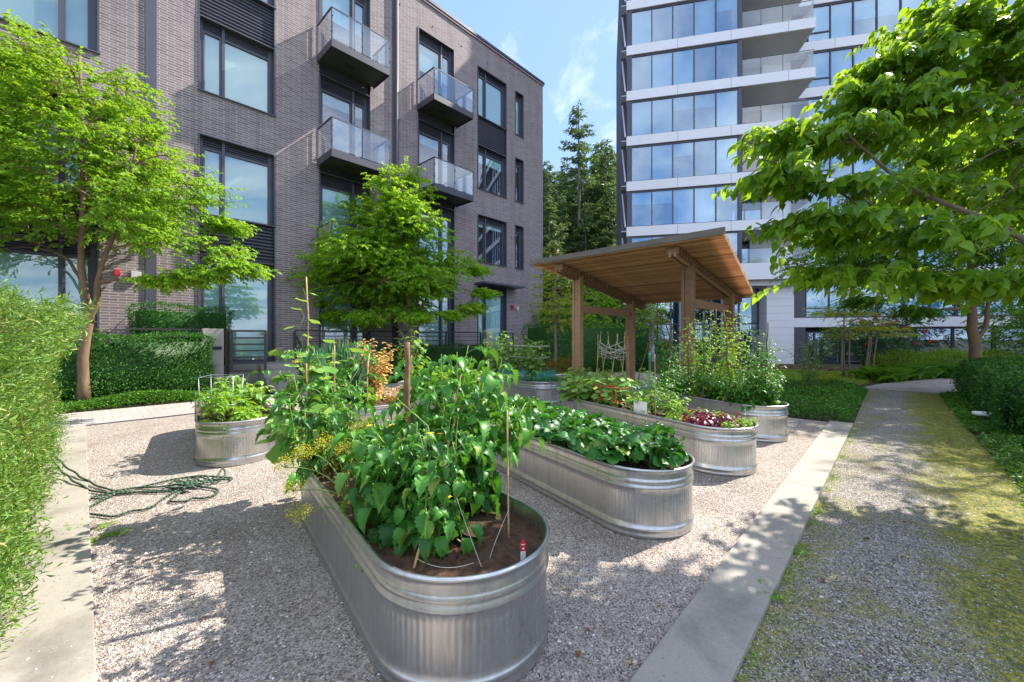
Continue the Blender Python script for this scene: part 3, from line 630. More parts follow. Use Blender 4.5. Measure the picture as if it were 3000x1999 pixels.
def balcony(x0, x1, zt, lit=True):
    p = 1.35; a, b = x0*K-.06, x1*K+.06; z = zz(zt)
    s = MB(); s.box(a, b, -p, -.036, z-.16, z); s.box(a-.01, b+.01, -p-.02, -p, z-.24, z+.03).box(a-.02, a, -p, -.036, z-.24, z+.03).box(b, b+.02, -p, -.036, z-.24, z+.03)
    so_ = s.build('balcony', M['dark'], bb)
    MB().box(a+.03, b-.03, -p+.03, -.05, z-.175, z-.162).build('soffit', M['soffit'], so_)
    MB().box(a+.8, a+1.2, -.7, -.55, z-.21, z-.18).build('soffit_light', M['room'], so_)
    r = MB(); h = z+1.18
    for q0, q1 in (((a,-.05,h), (a,-p,h)), ((a-.02,-p,h), (b+.02,-p,h)), ((b,-p,h), (b,-.05,h))): r.bar(q0, q1, .05, .035)
    for q in ((a,-p), (b,-p), ((a+b)/2,-p), (a,-.08), (b,-.08)): r.bar((q[0],q[1],z+.03), (q[0],q[1],h-.02), .035, .035)
    for q in ((a,-p), (b,-p), ((a+b)/2,-p)):
        for zq in (.3, .85): r.box(q[0]-.03, q[0]+.03, q[1]-.05, q[1]-.02, z+zq, z+zq+.05)
    r.build('rail', M['dark2'], so_)
    gl = MB(); y = -p-.01
    gl.add([(a+.03,y-.02,z+.06), ((a+b)/2-.02,y-.02,z+.06), ((a+b)/2-.02,y-.02,h-.03), (a+.03,y-.02,h-.03)], [(0,1,2,3)])
    gl.add([((a+b)/2+.02,y-.02,z+.06), (b-.03,y-.02,z+.06), (b-.03,y-.02,h-.03), ((a+b)/2+.02,y-.02,h-.03)], [(0,1,2,3)])
    for xx in (a, b): gl.add([(xx,-p+.05,z+.06), (xx,-.12,z+.06), (xx,-.12,h-.03), (xx,-p+.05,h-.03)], [(0,1,2,3)])
    gl.build('glass_panel', M['bglass'], so_)
for x0, x1, zt in ((5.12,6.9,10.5), (5.12,6.9,7.25), (5.12,6.9,4.15), (8.79,10.55,10.5), (8.79,10.55,7.25), (-6.2,-4.4,10.5), (-6.2,-4.4,7.25)): balcony(x0, x1, zt)
MB().box(1.06*K, 1.26*K, -.05, -.002, .9, ZT).build('downpipe_cover', M['dark2'], bb)
mb = MB(); mb.tube([(7.83*K,-.09,.9), (7.83*K,-.09,ZT-.1)], .085, 12); mb.box(7.70*K, 7.73*K, -.03, -.002, .9, ZT); mb.build('downpipe', M['dark'], bb, True)
MB().box(11.65*K, 14.2*K, -.85, -.002, zz(3.98), zz(4.06)).build('door_canopy', M['dark2'], bb)
mb = MB().box(13.92*K, 14.08*K, -.10, -.002, zz(3.02), zz(3.22)); mb.box(13.95*K, 14.05*K, -.14, -.10, zz(3.06), zz(3.18)); mb.build('fire_alarm', M['red'], bb, False, .008)
mb = MB().box(14.25*K, 14.40*K, -.11, -.002, zz(3.02), zz(3.16)); mb.tube([(14.32*K,-.06,zz(2.94)), (14.32*K,-.06,zz(3.02))], .05, 8); mb.build('wall_light', M['pale'], bb)
mb = MB().box(.52*K, .62*K, -.08, -.002, zz(3.12), zz(3.27)); mb.build('fire_alarm', M['red'], bb, False, .008)
MB().box(.80*K, .98*K, -.12, -.002, zz(3.08), zz(3.26)).build('wall_light', M['pale'], bb, False, .01)
# security light dots along the wall below the parapet
mb = MB()
for k in range(12): mb.box(-1+k*1.8, -1+k*1.8+.05, -.03, -.002, zz(13.9), zz(13.9)+.03)
mb.build('wall_anchor', M['dark'], bb)
# ---- patio, steps, gate, railing, planting in front
pa = thing('raised_patio', 'raised concrete patio terrace at the foot of the brick wall', 'patio', uv(0, 15.0), A46)
MB().box(-12, 20, .0, 1.19, -.1, .82).build('platform', M['conc'], pa)
st = thing('entry_steps', 'four concrete steps leading up to the open gate of the patio', 'steps', uv(0, 0), A46)
for i in range(4): MB().box(3.92, 4.95, 14.98-.30*(4-i)+.0, 14.985-.30*(3-i), 0, .82-.205*(3-i)-.0).build('step', M['conc'], st, False, .008)
stw = thing('entry_steps', 'concrete steps up to the canopy door near the right end of the brick building', 'steps', uv(0, 0), A46)
for i in range(4): MB().box(14.6, 15.7, 14.98-.30*(4-i), 14.985-.30*(3-i), 0, .82-.205*(3-i)).build('step', M['conc'], stw, False, .008)
def pillar(u, label):
    p = thing('gate_pillar', label, 'pillar', uv(u, 14.8), A46)
    MB().box(-.26, .26, -.11, .11, 0, 1.95).build('block', M['conc'], p, False, .01); MB().box(-.02, .20, -.14, -.112, 1.33, 1.42).build('letter_plate', M['room'], p)
pillar(2.68, 'square concrete gate pillar with a dark letter slot beside the open gate'); pillar(14.0, 'concrete gate pillar in front of the middle tree, left of the canopy door')
def gate(u, w, ang, label):
    gth = thing('metal_gate', label, 'gate', uv(u, 14.78), A46+ang); m_ = MB()
    m_.box(0, .07, -.03, .03, .62, 1.92).box(w-.07, w, -.03, .03, .62, 1.92).box(.071, w-.071, -.028, .028, 1.86, 1.92).box(.071, w-.071, -.028, .028, .62, .68); m_.build('gate_frame', M['rail'], gth)
    s = MB(); [s.box(.072, w-.072, -.02, .02, .85+k*.2, .90+k*.2) for k in range(5)]; s.build('gate_bars', M['rail'], gth)
    MB().box(w-.16, w-.04, -.07, -.031, 1.76, 1.84).build('latch', M['bark'], gth)
gate(3.12, .95, rad(-14), 'dark metal garden gate with horizontal bars standing ajar above the steps'); gate(14.75, .9, rad(-10), 'dark barred gate before the canopy door at the right of the brick wall')
def railing(u0, u1, v, label, z1=1.95, bars=(1.72,), nb=0, both=False):
    r = thing('metal_railing', label, 'railing', uv(0, v), A46); L = u1-u0; n = max(1, int(L/1.9)); t = MB(); t.box(u0, u1, -.025, .025, z1-.05, z1)
    for b in bars: t.box(u0, u1, -.015, .015, b-.03, b)
    t.build('rails', M['rail'], r)
    for i in range(n+1): x = u0+L*i/n; MB().box(x-.03, x+.03, -.03, .03, .55, z1-.051).build('post', M['rail'], r)
railing(-4, .3, 14.95, 'dark railing behind the left street tree trunk'); railing(.85, 2.38, 14.96, 'dark two bar railing between the upper and lower clipped hedges left of the gate pillar')
railing(3.05, 3.10, 14.95, 'slim dark gate post right of the concrete pillar', bars=(1.5,1.2)); railing(5.02, 13.6, 14.95, 'long dark railing behind the onion bed and middle tree', bars=(1.75,1.55,1.35,1.15))
hr = thing('hand_rail', 'sloping dark handrail on the right side of the steps by the gate', 'railing', uv(0,0), A46); m_ = MB()
m_.bar((4.98,14.9,1.85), (4.98,13.8,1.05), .05, .05).bar((4.98,14.9,.8), (4.98,14.9,1.87), .06, .06).bar((4.98,13.82,.0), (4.98,13.82,1.06), .05, .05)
for k in range(5): m_.bar((4.98,14.88,1.0+k*.16), (5.12,14.88,1.0+k*.16), .04, .04)
m_.build('bars', M['rail'], hr)
hedge('clipped_hedge', 'dark clipped yew hedge, the lower one in front of the railing left of the steps', 'hedge', uv(-1.2, 14.15, 0), A46, (3.75,.75,1.66), 26000, .055, .42, M['l_dark'], 11, rough=.035)
hedge('clipped_hedge', 'upper dark clipped hedge against the brick wall above the railing', 'hedge', uv(.95, 15.35, .8), A46, (2.3,.6,1.75), 11000, .055, .42, M['l_dark'], 12, rough=.035)
hedge('clipped_hedge', 'long clipped hedge below the railing behind the planters', 'hedge', uv(5.2, 14.25, 0), A46, (8.4,.6,1.3), 16000, .06, .5, M['l_dark'], 13, rough=.04)
hedge('clipped_hedge', 'clipped hedge far left behind the willow hedge', 'hedge', uv(-8, 14.2, 0), A46, (6.6,.7,1.5), 9000, .07, .5, M['l_dark'], 14, rough=.04)
c_ = cover('ground_cover', 'stuff', [(-6,13.38), (3.85,13.5), (3.85,14.2), (-6,14.2)], 22000, .05, .55, M['l_cover'], 21, .34)
cover('ground_cover', 'stuff', [(5.1,13.5), (14.4,13.55), (14.4,14.3), (5.1,14.3)], 9000, .06, .6, M['l_cover'], 22, .3)
# ================================================================= tower
TA = math.atan2(-.225, .974)
tw_ = thing('glass_tower', 'white banded glass apartment tower with stacked balconies behind the pergola', 'building', (7.62, 26.9, 0), TA)
def twin(x0, x1, z0, z1, y, n, bm, drop=1., small=False):
    f = MB(); w = (x1-x0)/n
    f.box(x0, x1, y-.02, y+.06, z0, z0+.06).box(x0, x1, y-.02, y+.06, z1-.12, z1)
    for i in range(n+1): q = x0+w*i; f.box(max(x0, q-.03), min(x1, q+.03), y-.05, y+.06, z0+.061, z1-.121)
    if small: f.box(x0+.06, x0+w-.06, y-.03, y+.05, z0+.55, z0+.62)
    o = f.build('window', M['dark2'], tw_); p = MB()
    p.add([(x0+.02,y+.03,z0+.03), (x1-.02,y+.03,z0+.03), (x1-.02,y+.03,z1-.05), (x0+.02,y+.03,z1-.05)], [(0,1,2,3)]); p.build('pane', M['tpane'], o)
    if drop: MB().box(x0+.05, x1-.05, y+.2, y+.205, z1-.1-(z1-z0-.15)*drop, z1-.1).build('blind', M[bm], o)
    return o
rt = random.Random(8); body = MB(); TOPZ = 29
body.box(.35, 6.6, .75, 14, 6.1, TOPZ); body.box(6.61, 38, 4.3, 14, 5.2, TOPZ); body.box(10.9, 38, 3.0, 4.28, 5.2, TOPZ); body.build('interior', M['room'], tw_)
for k in range(8):
    z = 6+3*k
    # floor bands
    b = MB(); b.box(-.02, 6.85, 0, .7, z-.62, z); 
    if k > 0: b.box(6.852, 10.95, 0, 4.2, z-.62 if k != 1 else z-.62, z)
    b.build('floor_band', M['white'], tw_)
    if k > 0: MB().box(6.9, 10.85, .1, 4.1, z-.635, z-.621).build('balcony_soffit', M['beige'], tw_)
    b = MB(); b.box(10.952 if k else 10.2, 38, 2.19, 4.2, z-.62-.05, z-.05); b.build('floor_band', M['white'], tw_)
    for i in range(5):
        if k > 6: break
        dr = rt.choice([1, 1, 1, .35, 0]); twin(.3+i*1.29, .3+(i+1)*1.29, z, z+2.38, .12, 1, 'blind2' if rt.random() < .5 else 'blind', dr)
    MB().box(.0, .3, .06, .3, z, z+2.38).box(6.75, 6.95, .06, .9, z, z+2.38).build('corner_post', M['dark2'], tw_)
    if k < 7:
        for i in range(6):
            dr = rt.choice([1, 1, .3, .5]); x0 = 11.52+i*2.56; twin(x0, x0+2.56, z-.05, z+2.33, 2.3, 2, 'blind2' if rt.random() < .6 else 'blind', dr, small=(i in (0, 3)))
        MB().box(27, 38, 2.3, 3, z-.05, z+2.33).build('cladding', M['room'], tw_)
        if k == 0:
            MB().box(8.3, 11.5, 3.0, 3.1, 6.0, 8.38).build('recess_wall', M['white'], tw_); twin(6.98, 8.25, 6.02, 8.1, 3.0, 1, 'blind2', .4)
            gl = MB(); gl.add([(6.9,.06,6.3), (10.7,.06,6.3), (10.7,.06,7.2), (6.9,.06,7.2)], [(0,1,2,3)]); go_ = gl.build('balustrade', M['bglass'], tw_); MB().box(6.9, 10.75, .035, .055, 7.2, 7.23).box(9.0, 9.02, .035, .055, 6.3, 7.2).build('rail', M['dark2'], go_)
        # recess: glazed door and white panel wall, balustrade
        if k > 0:
            r = MB(); r.box(9.15, 11.5, 3.2, 3.3, z, z+2.38); r.build('recess_wall', M['white'], tw_)
            twin(6.98, 9.1, z, z+2.3, 3.2, 2, 'blind2', rt.choice([0, .6]))
            gl = MB(); gl.add([(6.97,.06,z+.05), (9.2,.06,z+.05), (9.2,.06,z+1.05), (6.97,.06,z+1.05)], [(0,1,2,3)]); gl.add([(9.23,.06,z+.05), (10.85,.06,z+.05), (10.85,.06,z+1.05), (9.23,.06,z+1.05)], [(0,1,2,3)]); gl.add([(10.86,.06,z+.05), (10.86,2.1,z+.05), (10.86,2.1,z+1.05), (10.86,.06,z+1.05)], [(0,1,2,3)])
            go_ = gl.build('balustrade', M['bglass'], tw_); MB().box(6.97, 10.9, .035, .055, z+1.05, z+1.08).box(9.205, 9.225, .035, .055, z, z+1.05).box(8.0,8.02,.035,.055,z,z+1.05).build('rail', M['dark2'], go_)
# panel joints on the bands
j = MB()
for k in range(9):
    z = 6+3*k
    for x in (3.15, 6.3, 9.5): j.box(x, x+.015, -.004, -.001, z-.62, z)
    for x in (13.0, 16.1, 19.4, 22.6): j.box(x, x+.015, 2.186, 2.189, z-.67, z-.05)
j.build('panel_joint', M['dark2'], tw_)
# dark finned flank
fn = MB(); fn.box(-.06, 0, .72, 14, 5.4, TOPZ)
for k in range(46): fn.box(-.34, -.062, .8+k*.285, .86+k*.285, 5.5+(.35 if k % 2 else 0), TOPZ)
fn.build('side_fins', M['dark2'], tw_)
f2 = MB()
for k in range(9): f2.box(-.36, -.02, .02, .72, 6+3*k-.3, 6+3*k-.25).bar((-.1,.05,6+3*k), (-.28,.6,8.4+3*k), .07, .07)
f2.build('corner_brackets', M['column'], tw_)
# lower balcony (deep white box), lobby
b = MB(); b.box(5.6, 10.78, -.0, 2.9, 5.28, 6.02-.62-.001) ; b.box(5.6, 10.78, -.03, -.001, 5.28, 6.3); b.box(6.0, 10.4, .5, 3.0, 4.95, 5.279); b.build('entry_balcony', M['white'], tw_)
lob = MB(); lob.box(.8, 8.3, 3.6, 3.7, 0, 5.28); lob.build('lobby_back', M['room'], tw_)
fl = MB()
for x in (.9, 2.2, 3.1, 4.4, 5.3, 6.6, 7.45, 8.62): fl.box(x-.05, x+.05, 2.35, 2.5, 0, 5.2)
fl.box(.9, 8.62, 2.37, 2.47, 2.55, 2.65).box(.9, 8.62, 2.37, 2.47, 0, .15); lo_ = fl.build('lobby_frame', M['dark2'], tw_)
p = MB(); p.add([(.9,2.42,0), (8.62,2.42,0), (8.62,2.42,5.2), (.9,2.42,5.2)], [(0,1,2,3)]); p.build('pane', M['tpane'], lo_)
MB().box(7.5, 8.57, 2.55, 2.56, 2.6, 5.0).box(4.45, 4.9, 2.55, 2.56, .2, 5.0).box(6.65, 7.0, 2.6, 2.61, 0, 5.0).build('blind', M['tan'], lo_)
c = MB()
for x in (1.55, 3.75, 6.35): c.tube([(x,1.2,0), (x,1.2,5.3)], .33, 20, False)
c.build('column', M['column'], tw_, True)
wp = MB(); 
for i in range(11): wp.box(8.66, 10.2, 1.0, 3.0, .46*i, .46*i+.45)
wp.build('panel_wall', M['white'], tw_)
gl = MB()
lw_ = MB(); lw_.box(10.25, 38, 3.1, 3.2, 0, 5.2); lw_.build('ground_floor_wall', M['room'], tw_)
MB().box(10.205, 38, 2.15, 3.05, 2.35, 2.95).build('ground_band', M['white'], tw_)
MB().box(10.21, 11.35, 2.2, 2.6, 0, 2.34).box(10.21, 11.35, 2.2, 2.6, 2.96, 5.2).build('dark_panel', M['dark2'], tw_)
for i in range(6):
    x0 = 11.4+i*2.7; twin(x0, x0+2.66, 2.98, 5.25, 2.3, 2, 'blind', 1, small=True)
for i in range(1, 8):
    x0 = 11.4+i*2.0; twin(x0, x0+1.96, .1, 2.33, 2.4, 1, 'tan', 1 if i in (4, 5, 7) else 0)
d_ = MB(); d_.box(11.45, 13.3, 2.38, 2.5, 1.95, 2.05).box(11.45, 11.6, 2.38, 2.5, 0, 1.95).box(13.2, 13.3, 2.38, 2.5, 0, 1.95).box(11.9, 12.0, 2.37, 2.49, 0, 1.95); do_ = d_.build('entrance_door', M['dark2'], tw_)
dp = MB(); dp.add([(11.6,2.44,0), (13.2,2.44,0), (13.2,2.44,1.95), (11.6,2.44,1.95)], [(0,1,2,3)]); dp.build('pane', M['tpane'], do_)
MB().box(12.45, 12.75, 2.40, 2.41, .95, 1.2).build('notice', M['pale'], do_); MB().bar((12.12,2.33,.5), (12.12,2.33,1.6), .03, .03).build('handle', M['wire'], do_)
# ================================================================= pergola
pg = thing('timber_pergola', 'cedar pergola with a sloping slatted roof on four paired posts', 'pergola', (1.928, 11.9, 0), A46)
# local x = u (away), y = v ; first frame y=0, second frame y=-3.16
SLP = math.tan(rad(8.4)); YS = (0., -3.16)
def ztop(x): return 3.66-SLP*x
for y in YS:
    for x in (0, 3.27):
        m_ = MB()
        for dy in (-.10, .10): m_.box(x-.085, x+.085, y+dy-.04, y+dy+.04, 0, ztop(x)-.20)
        m_.box(x-.06, x-.01, y-.058, y+.058, 0, ztop(x)-.25)
        m_.box(x+.02, x+.06, y-.058, y+.058, 0, ztop(x)-.25); m_.build('post', M['wood2'], pg, False, .004)
    m_ = MB()
    m_.bar((-.95,y-.055,ztop(-.95)-.22), (4.25,y-.055,ztop(4.25)-.22), .06, .18).bar((-.95,y+.055,ztop(-.95)-.22), (4.25,y+.055,ztop(4.25)-.22), .06, .18); m_.build('beam', M['wood2'], pg)
    n = MB()
    for i in range(32):
        x = -.9+i*.163; n.box(x-.045, x+.045, y-.135, y+.135, ztop(x)-.25, ztop(x)-.085)
    n.build('beam_blocks', M['wood2'], pg)
    MB().box(.121, 3.149, y-.05, y+.05, 2.42, 2.64).build('cross_beam', M['wood2'], pg, False, .004)
NS = 42
for i in range(NS):
    f_ = i/(NS-1); x = -1.1+5.5*f_; yl = .85-.72*f_; yr = -3.16-1.1+.67*f_; z = ztop(x)
    m_ = MB(); m_.box(-.024, .024, yr, yl, -.075, .05); o = m_.build('roof_slat', M['wood'], pg); o.location = (x, 0, z)
# boards lying between the slats close the roof
m_ = MB()
for i in range(NS-1):
    f_ = (i+.5)/(NS-1); x = -1.1+5.5*f_; yl = .70-.72*f_; yr = -3.16-.85+.67*f_; z = ztop(x)+.018; m_.box(x-.0365, x+.0365, yr, yl, z-.018, z+.018)
m_.build('roof_deck', M['wood'], pg)
m_ = MB(); m_.bar((-1.15,.88,ztop(-1.15)+.0), (-1.15,-4.3,ztop(-1.15)+.01), .045, .135); m_.build('fascia', M['greywood'], pg)
# ================================================================= tanks
t1 = tank('T1', 'large oval galvanised tank in the foreground full of tomato vines', -.296, 2.378, -37, 3.05, .5)
t2 = tank('T2', 'oval galvanised tank packed with strawberry plants', 1.218, 3.862, -32.5, 3.05, .46)
t3 = tank('T3', 'long oval galvanised tank with purple leaved plants at its front end', 2.716, 5.41, -28, 3.3, .47)
tank('T4', 'galvanised tank with tall staked tomatoes beside the ground cover', 4.2, 6.99, -27, 3.05, .46, t2)
tank('T5', 'round ended galvanised tank with climbing beans and teal netting', .8, 10.5, -50, 3.05, .46, t2)
tank('TL', 'galvanised tank standing alone at the left with a wire plant cage in it', -3.885, 5.74, -38, 3.05, .46, t2)
tank('T6', 'galvanised tank holding onions and a bleached straw coloured plant', -2.35, 7.0, -42, 3.05, .46, t2)
tank('T7', 'galvanised tank of yellow green squash leaves in the middle row', -.85, 8.6, -45, 3.05, .46, t2)
tank('T8', 'galvanised tank under the pergola edge with a teepee of bean poles', 2.6, 10.0, -35, 3.05, .46, t2)
m_ = MB(); m_.box(-.002,.002,-.503,-.499,.02,.56); o = m_.build('seam', M['dark'], t1); o.location = (1.18, 0, 0)
# ================================================================= plants
Y = (M['petal_y'], .016); WH = (M['petal_w'], .010)
gt = simple('green_tomato', (.30,.45,.06), .3)
for i, (s, n, h, sp, lean) in enumerate([(.10,-.12,.80,.20,(0,0)), (.42,-.22,.60,.24,(0,0)), (.42,.20,1.06,.30,(.08,0)), (1.15,.36,1.12,.30,(.08,0)), (.70,.32,.70,.32,(.36,.0))]):
    plant('tomato_plant', ['smallest tomato plant at the very front of the foreground tank', 'tomato plant behind the leaning bamboo cane on the left of the front cluster', 'tallest tomato plant in the middle of the foreground tank', 'tomato plant behind the front cluster beside the rough wooden stake', 'tomato plant hanging over the right rim of the foreground tank'][i], 'plant', tk('T1', s, n), M['l_tom'], 30+i, [6,8,9,9,8][i], h, sp*1.15, T_TOM, [.11,.14,.14,.14,.14][i], .68, 12, .18, 2, .85, lean, None, .008, None, .06, (gt, .022, 3) if i > 1 else None, Y, 5, .04, .8)
for i, (s, n, h) in enumerate([(1.78,-.34,.78), (2.0,.25,.32), (2.5,-.2,1.0), (1.6,.30,.35)]):
    plant('tomato_plant', ['bushy tomato plant above the dill on the left of the foreground tank', 'tomato plant right of the rough stake at mid tank', 'tomato plant at the far end of the foreground tank', 'low tomato plant behind the front cluster over the right rim'][i], 'plant', tk('T1', s, n), M['l_tom'], 50+i, 8, h*1.12, .42, T_TOM, .135, .52, 9, .22, 2, .6, (0,0), None, .008, None, .1, None, Y, 8, .05, .75)
plant('cucumber_vine', 'tall cucumber vine climbing the tallest cane at the left', 'plant', tk('T1', 2.42, -.38), M['l_squash'], 60, 8, 1.15, .24, T_LOBED, .20, 1., 12, .24, 0, .15, (0,0), None, .006, None, .08, None, (M['petal_y'], .028), 9, .05, .55)
plant('cucumber_vine', 'thin vine tip twisted round the upper part of the tallest cane', 'plant', tk('T1', 2.55, -.41, 1.6), M['l_squash'], 61, 1, .62, .03, T_LOBED, .12, 1., 6, .08, 0, .1, (0,0), None, .004, None, .1, wander=.015)
def umbel(name, label, base, stems, mat, seed, hd=.09, group=None):
    rng = np.random.default_rng(seed); r = thing(name, label, 'plant', base, 0, group); sm = MB(); P = []; D = []
    for tip in stems:
        tip = np.array(tip, float); Q = bez(np.zeros(3), tip*[.35,.35,1.05], tip, 8); sm.tube(Q, np.linspace(.006,.003,8), 5)
        for k in range(22):
            d = rng.normal(size=3)*[1,1,.35]+[0,0,.45]; d /= np.linalg.norm(d); e = tip+d*hd*rng.uniform(.8,1.1); sm.tube([tip, (tip+e)/2+[0,0,.01], e], .0012, 3, False)
            for q in range(16): v = rng.normal(size=3)*.014; P.append(e+v); D.append(v)
        for k in range(60):
            t = rng.uniform(.2,.85); b = np.array([np.interp(t*7, np.arange(8), Q[:,c]) for c in range(3)]); v = rng.normal(size=3)*.035; P.append(b+v); D.append(v)
    sm.build('stem', M['stem'], r, True); P = np.array(P); D = np.array(D)+1e-4
    leafobj('flower_heads', P, D, np.tile([0,0,1.], (len(P),1)), .012, .007, T_SIMPLE, mat, rng, r)
umbel('dill_plant', 'yellow flowering dill drooping over the left rim of the foreground tank', tk('T1', 1.05, -.36), [(-.32,-.16,.12), (-.30,-.02,.34), (-.12,-.1,.42), (-.42,-.08,.26), (-.25,-.22,-.02), (.02,-.05,.36), (.06,.1,.5)], M['l_dill'], 71, .07)
umbel('dill_plant', 'yellow dill head rising behind the bleached plant', tk('T6', 1.35, .3), [(.1,0,.85), (.25,.1,.78), (-.05,.1,.7)], M['l_dill'], 72, .11)
# strawberries
rngs = np.random.default_rng(5); k = 0; straw = []
for s in np.arange(-.22, 2.75, .235):
    for n in (-.33, -.1, .11, .33):
        if s < -.1 and abs(n) > .2: continue
        base = tk('T2', s+rngs.normal()*.03, n+rngs.normal()*.02)
        if k < 5:
            p = plant('strawberry_plant', 'strawberry plant with three part leaves packed in the second oval tank', 'plant', base, M['l_straw'], 80+k, 11, .30, .21, T_TRI, .13, 1.25, 2, .03, 0, .5, (0,0), M['stem'], .002, 'strawberry plants filling the second oval tank', .5, None, (M['petal_w'], .010), 5, .01, .95); straw.append(p)
        else:
            p = copy_thing(straw[k % 5], base, rngs.uniform(0, 6.28), None, (1,1,rngs.uniform(.85,1.15)))
        k += 1
# T3
for i, (s, n) in enumerate([(-.12,-.12), (.12,-.02), (-.08,.16), (.2,-.24), (.02,-.28), (.28,.1), (-.22,.0)]):
    plant('purple_amaranth', 'purple red leaved plant in the cluster at the front end of the long tank', 'plant', tk('T3', s, n), M['l_purple'], 110+i, 3, .20, .07, T_OVAL, .12, .62, 6, .03, 0, .5, (0,0), M['stemred'], .004, 'purple leaved plants at the front of the long tank', .4)
for i, (s, n) in enumerate([(-.3,.1), (-.22,.28), (0,.33), (.2,.34), (-.28,-.12), (.42,-.3), (.5,.2)]):
    plant('parsley_plant', 'small bright green herb tuft beside the purple plants', 'plant', tk('T3', s, n), M['l_herb'], 120+i, 8, .15, .12, T_TOM, .045, .8, 4, .05, 1, .2, (0,0), None, .002, 'herb tufts around the purple plants', .3)
for i, (s, n, h, ll, mt, lab) in enumerate([(.55,-.15,.42,.07,'l_herb','leafy green herb bush just behind the purple plants'), (.85,.1,.55,.075,'l_tom','dense green pepper plant behind the purple plants in the long tank'), (1.1,-.25,.4,.07,'l_herb','low bushy herb next to the white sign card'), (1.25,.2,.7,.08,'l_tom','pepper plant tied to a green cane in the long tank')]):
    plant('pepper_plant', lab, 'plant', tk('T3', s, n), M[mt], 130+i, 7, h, .24, T_OVAL, ll, .5, 14, .06, 1, .3, (0,0), None, .004, None, .1)
plant('eggplant', 'eggplant with large upright leaves behind the white sign card', 'plant', tk('T3', 1.45, -.05), M['l_tom'], 136, 4, .55, .2, T_HEART, .22, .62, 4, .12, 0, .1, (0,0), None, .007, None, .3)
for i, (s, n) in enumerate([(1.85,-.2), (2.15,.15), (2.45,-.25), (2.75,.1), (2.7,-.3)]):
    plant('cucumber_plant', ['cucumber plant growing through the red wire cage', 'cucumber plant behind the red wire cage', 'cucumber plant spilling over the left rim of the long tank', 'yellow flowering cucumber at the far end of the long tank', 'cucumber trailing down at the far left corner of the long tank'][i], 'plant', tk('T3', s, n), M['l_squash'], 140+i, 9, .52, .40, T_LOBED, .12, 1., 11, .10, 0, .3, (0,0), None, .004, None, .1, None, (M['petal_y'], .02), 8, .06, .8)
# T4 tall
for i, (s, n, h) in enumerate([(-.15,.0,1.0), (.1,.25,1.15), (.3,-.25,1.35), (.6,.1,1.5), (.9,-.2,1.35), (1.3,.15,1.4), (1.7,-.15,1.2), (-.1,-.25,.75), (2.1,.1,1.2)]):
    plant('staked_tomato', ['tomato plant at the front end of the right hand tank', 'tomato plant nearest the ground cover on the right', 'tomato vine tied to the left stake of the right hand tank', 'tallest tomato vine in the right hand tank, before the white panel wall', 'tomato vine in the middle row of the right hand tank', 'tomato vine in front of the pergola right post', 'tomato vine behind the long tank near the pergola post', 'low dark tomato foliage at the left front of the right hand tank', 'tomato vine at the far end of the right hand tank'][i], 'plant', tk('T4', s, n), M['l_tom'] if i not in (2,3,5) else M['l_herb'], 160+i, 8, h*1.12, .33, T_OVAL, .09, .55, 20, .14, 2, .5, (0,0), None, .005, None, .05, (M['red'], .018, 2) if i == 4 else None, Y, 4, .05, .5)
for i in range(7):
    s, n = [(-.1,.12),(.15,-.3),(.35,.3),(.7,-.1),(1.0,.2),(1.35,-.25),(1.75,.1)][i]
    plant('low_bush', 'dense dark green undergrowth plant in the right hand tank', 'plant', tk('T4', s, n), M['l_tom'], 175+i, 13, .6, .4, T_SIMPLE, .07, .65, 26, .08, 2, .3, (0,0), None, .003, 'undergrowth plants in the right hand tank', .0)
# T5
for i, (s, n) in enumerate([(.2,-.2), (.5,.2), (.9,-.1), (1.3,.2), (1.7,0)]):
    plant('bean_plant', 'bean plant climbing the tied frame in the round ended tank', 'plant', tk('T5', s, n), M['l_squash'], 190+i, 8, 1.05+.08*i, .36, T_HEART, .13, .9, 14, .10, 1, .3, (0,0), None, .005, 'bean plants on the frame at the back', .2)
for i, (s, n) in enumerate([(-.3,0), (-.2,.25), (-.22,-.25), (0,.1), (.05,-.3)]):
    plant('basil_plant', 'low glossy pepper plant at the rim of the round ended tank', 'plant', tk('T5', s, n), M['l_straw'], 196+i, 6, .2, .14, T_OVAL, .11, .5, 6, .04, 0, .4, (0,0), None, .004, 'low plants at the rim of the round ended tank', .3)
# TL
for i, (s, n, h, ll, tpl, mt, lab) in enumerate([(-.05,-.22,.42,.08,T_TOM,'l_herb','tomato seedling inside the wire cage in the left tank'), (.3,.0,.32,.13,T_OVAL,'l_herb','basil like plant with broad pale leaves in the left tank'), (.5,.25,.4,.14,T_OVAL,'l_squash','tall broad leaved plant at the back right of the left tank'), (.75,-.05,.45,.14,T_OVAL,'l_squash','broad leaved plant behind the wire cage'), (.45,-.3,.35,.08,T_TOM,'l_tom','small tomato plant by the left rim of the left tank'), (1.3,.1,.3,.1,T_OVAL,'l_herb','leafy plant at the far end of the left tank'), (-.15,.1,.16,.09,T_OVAL,'l_herb','low shrubby seedling in the bare soil of the left tank')]):
    plant('vegetable_plant', lab, 'plant', tk('TL', s, n), M[mt], 210+i, 8, h*1.3, .22, tpl, ll, .6, 8, .08, 1, .3, (0,0), None, .004, None, .35)
for i in range(26):
    a = -1.9+i*.145; r = .37
    x, z_, _ = TK['TL'][0], TK['TL'][1], 0; s, n = -math.cos(a)*r*.98, math.sin(a)*r
    plant('seedling', 'tiny bright seedling along the near rim of the left tank', 'plant', tk('TL', s, n), M['l_herb'], 240+i, 4, .07, .05, T_SIMPLE, .035, .7, 5, .015, 0, .1, (0,0), None, .0015, 'seedlings along the rim of the left tank', .2)
cg = thing('plant_cage', 'square galvanised wire plant cage in the left tank', 'plant cage', tk('TL', .02, -.18), .3); 
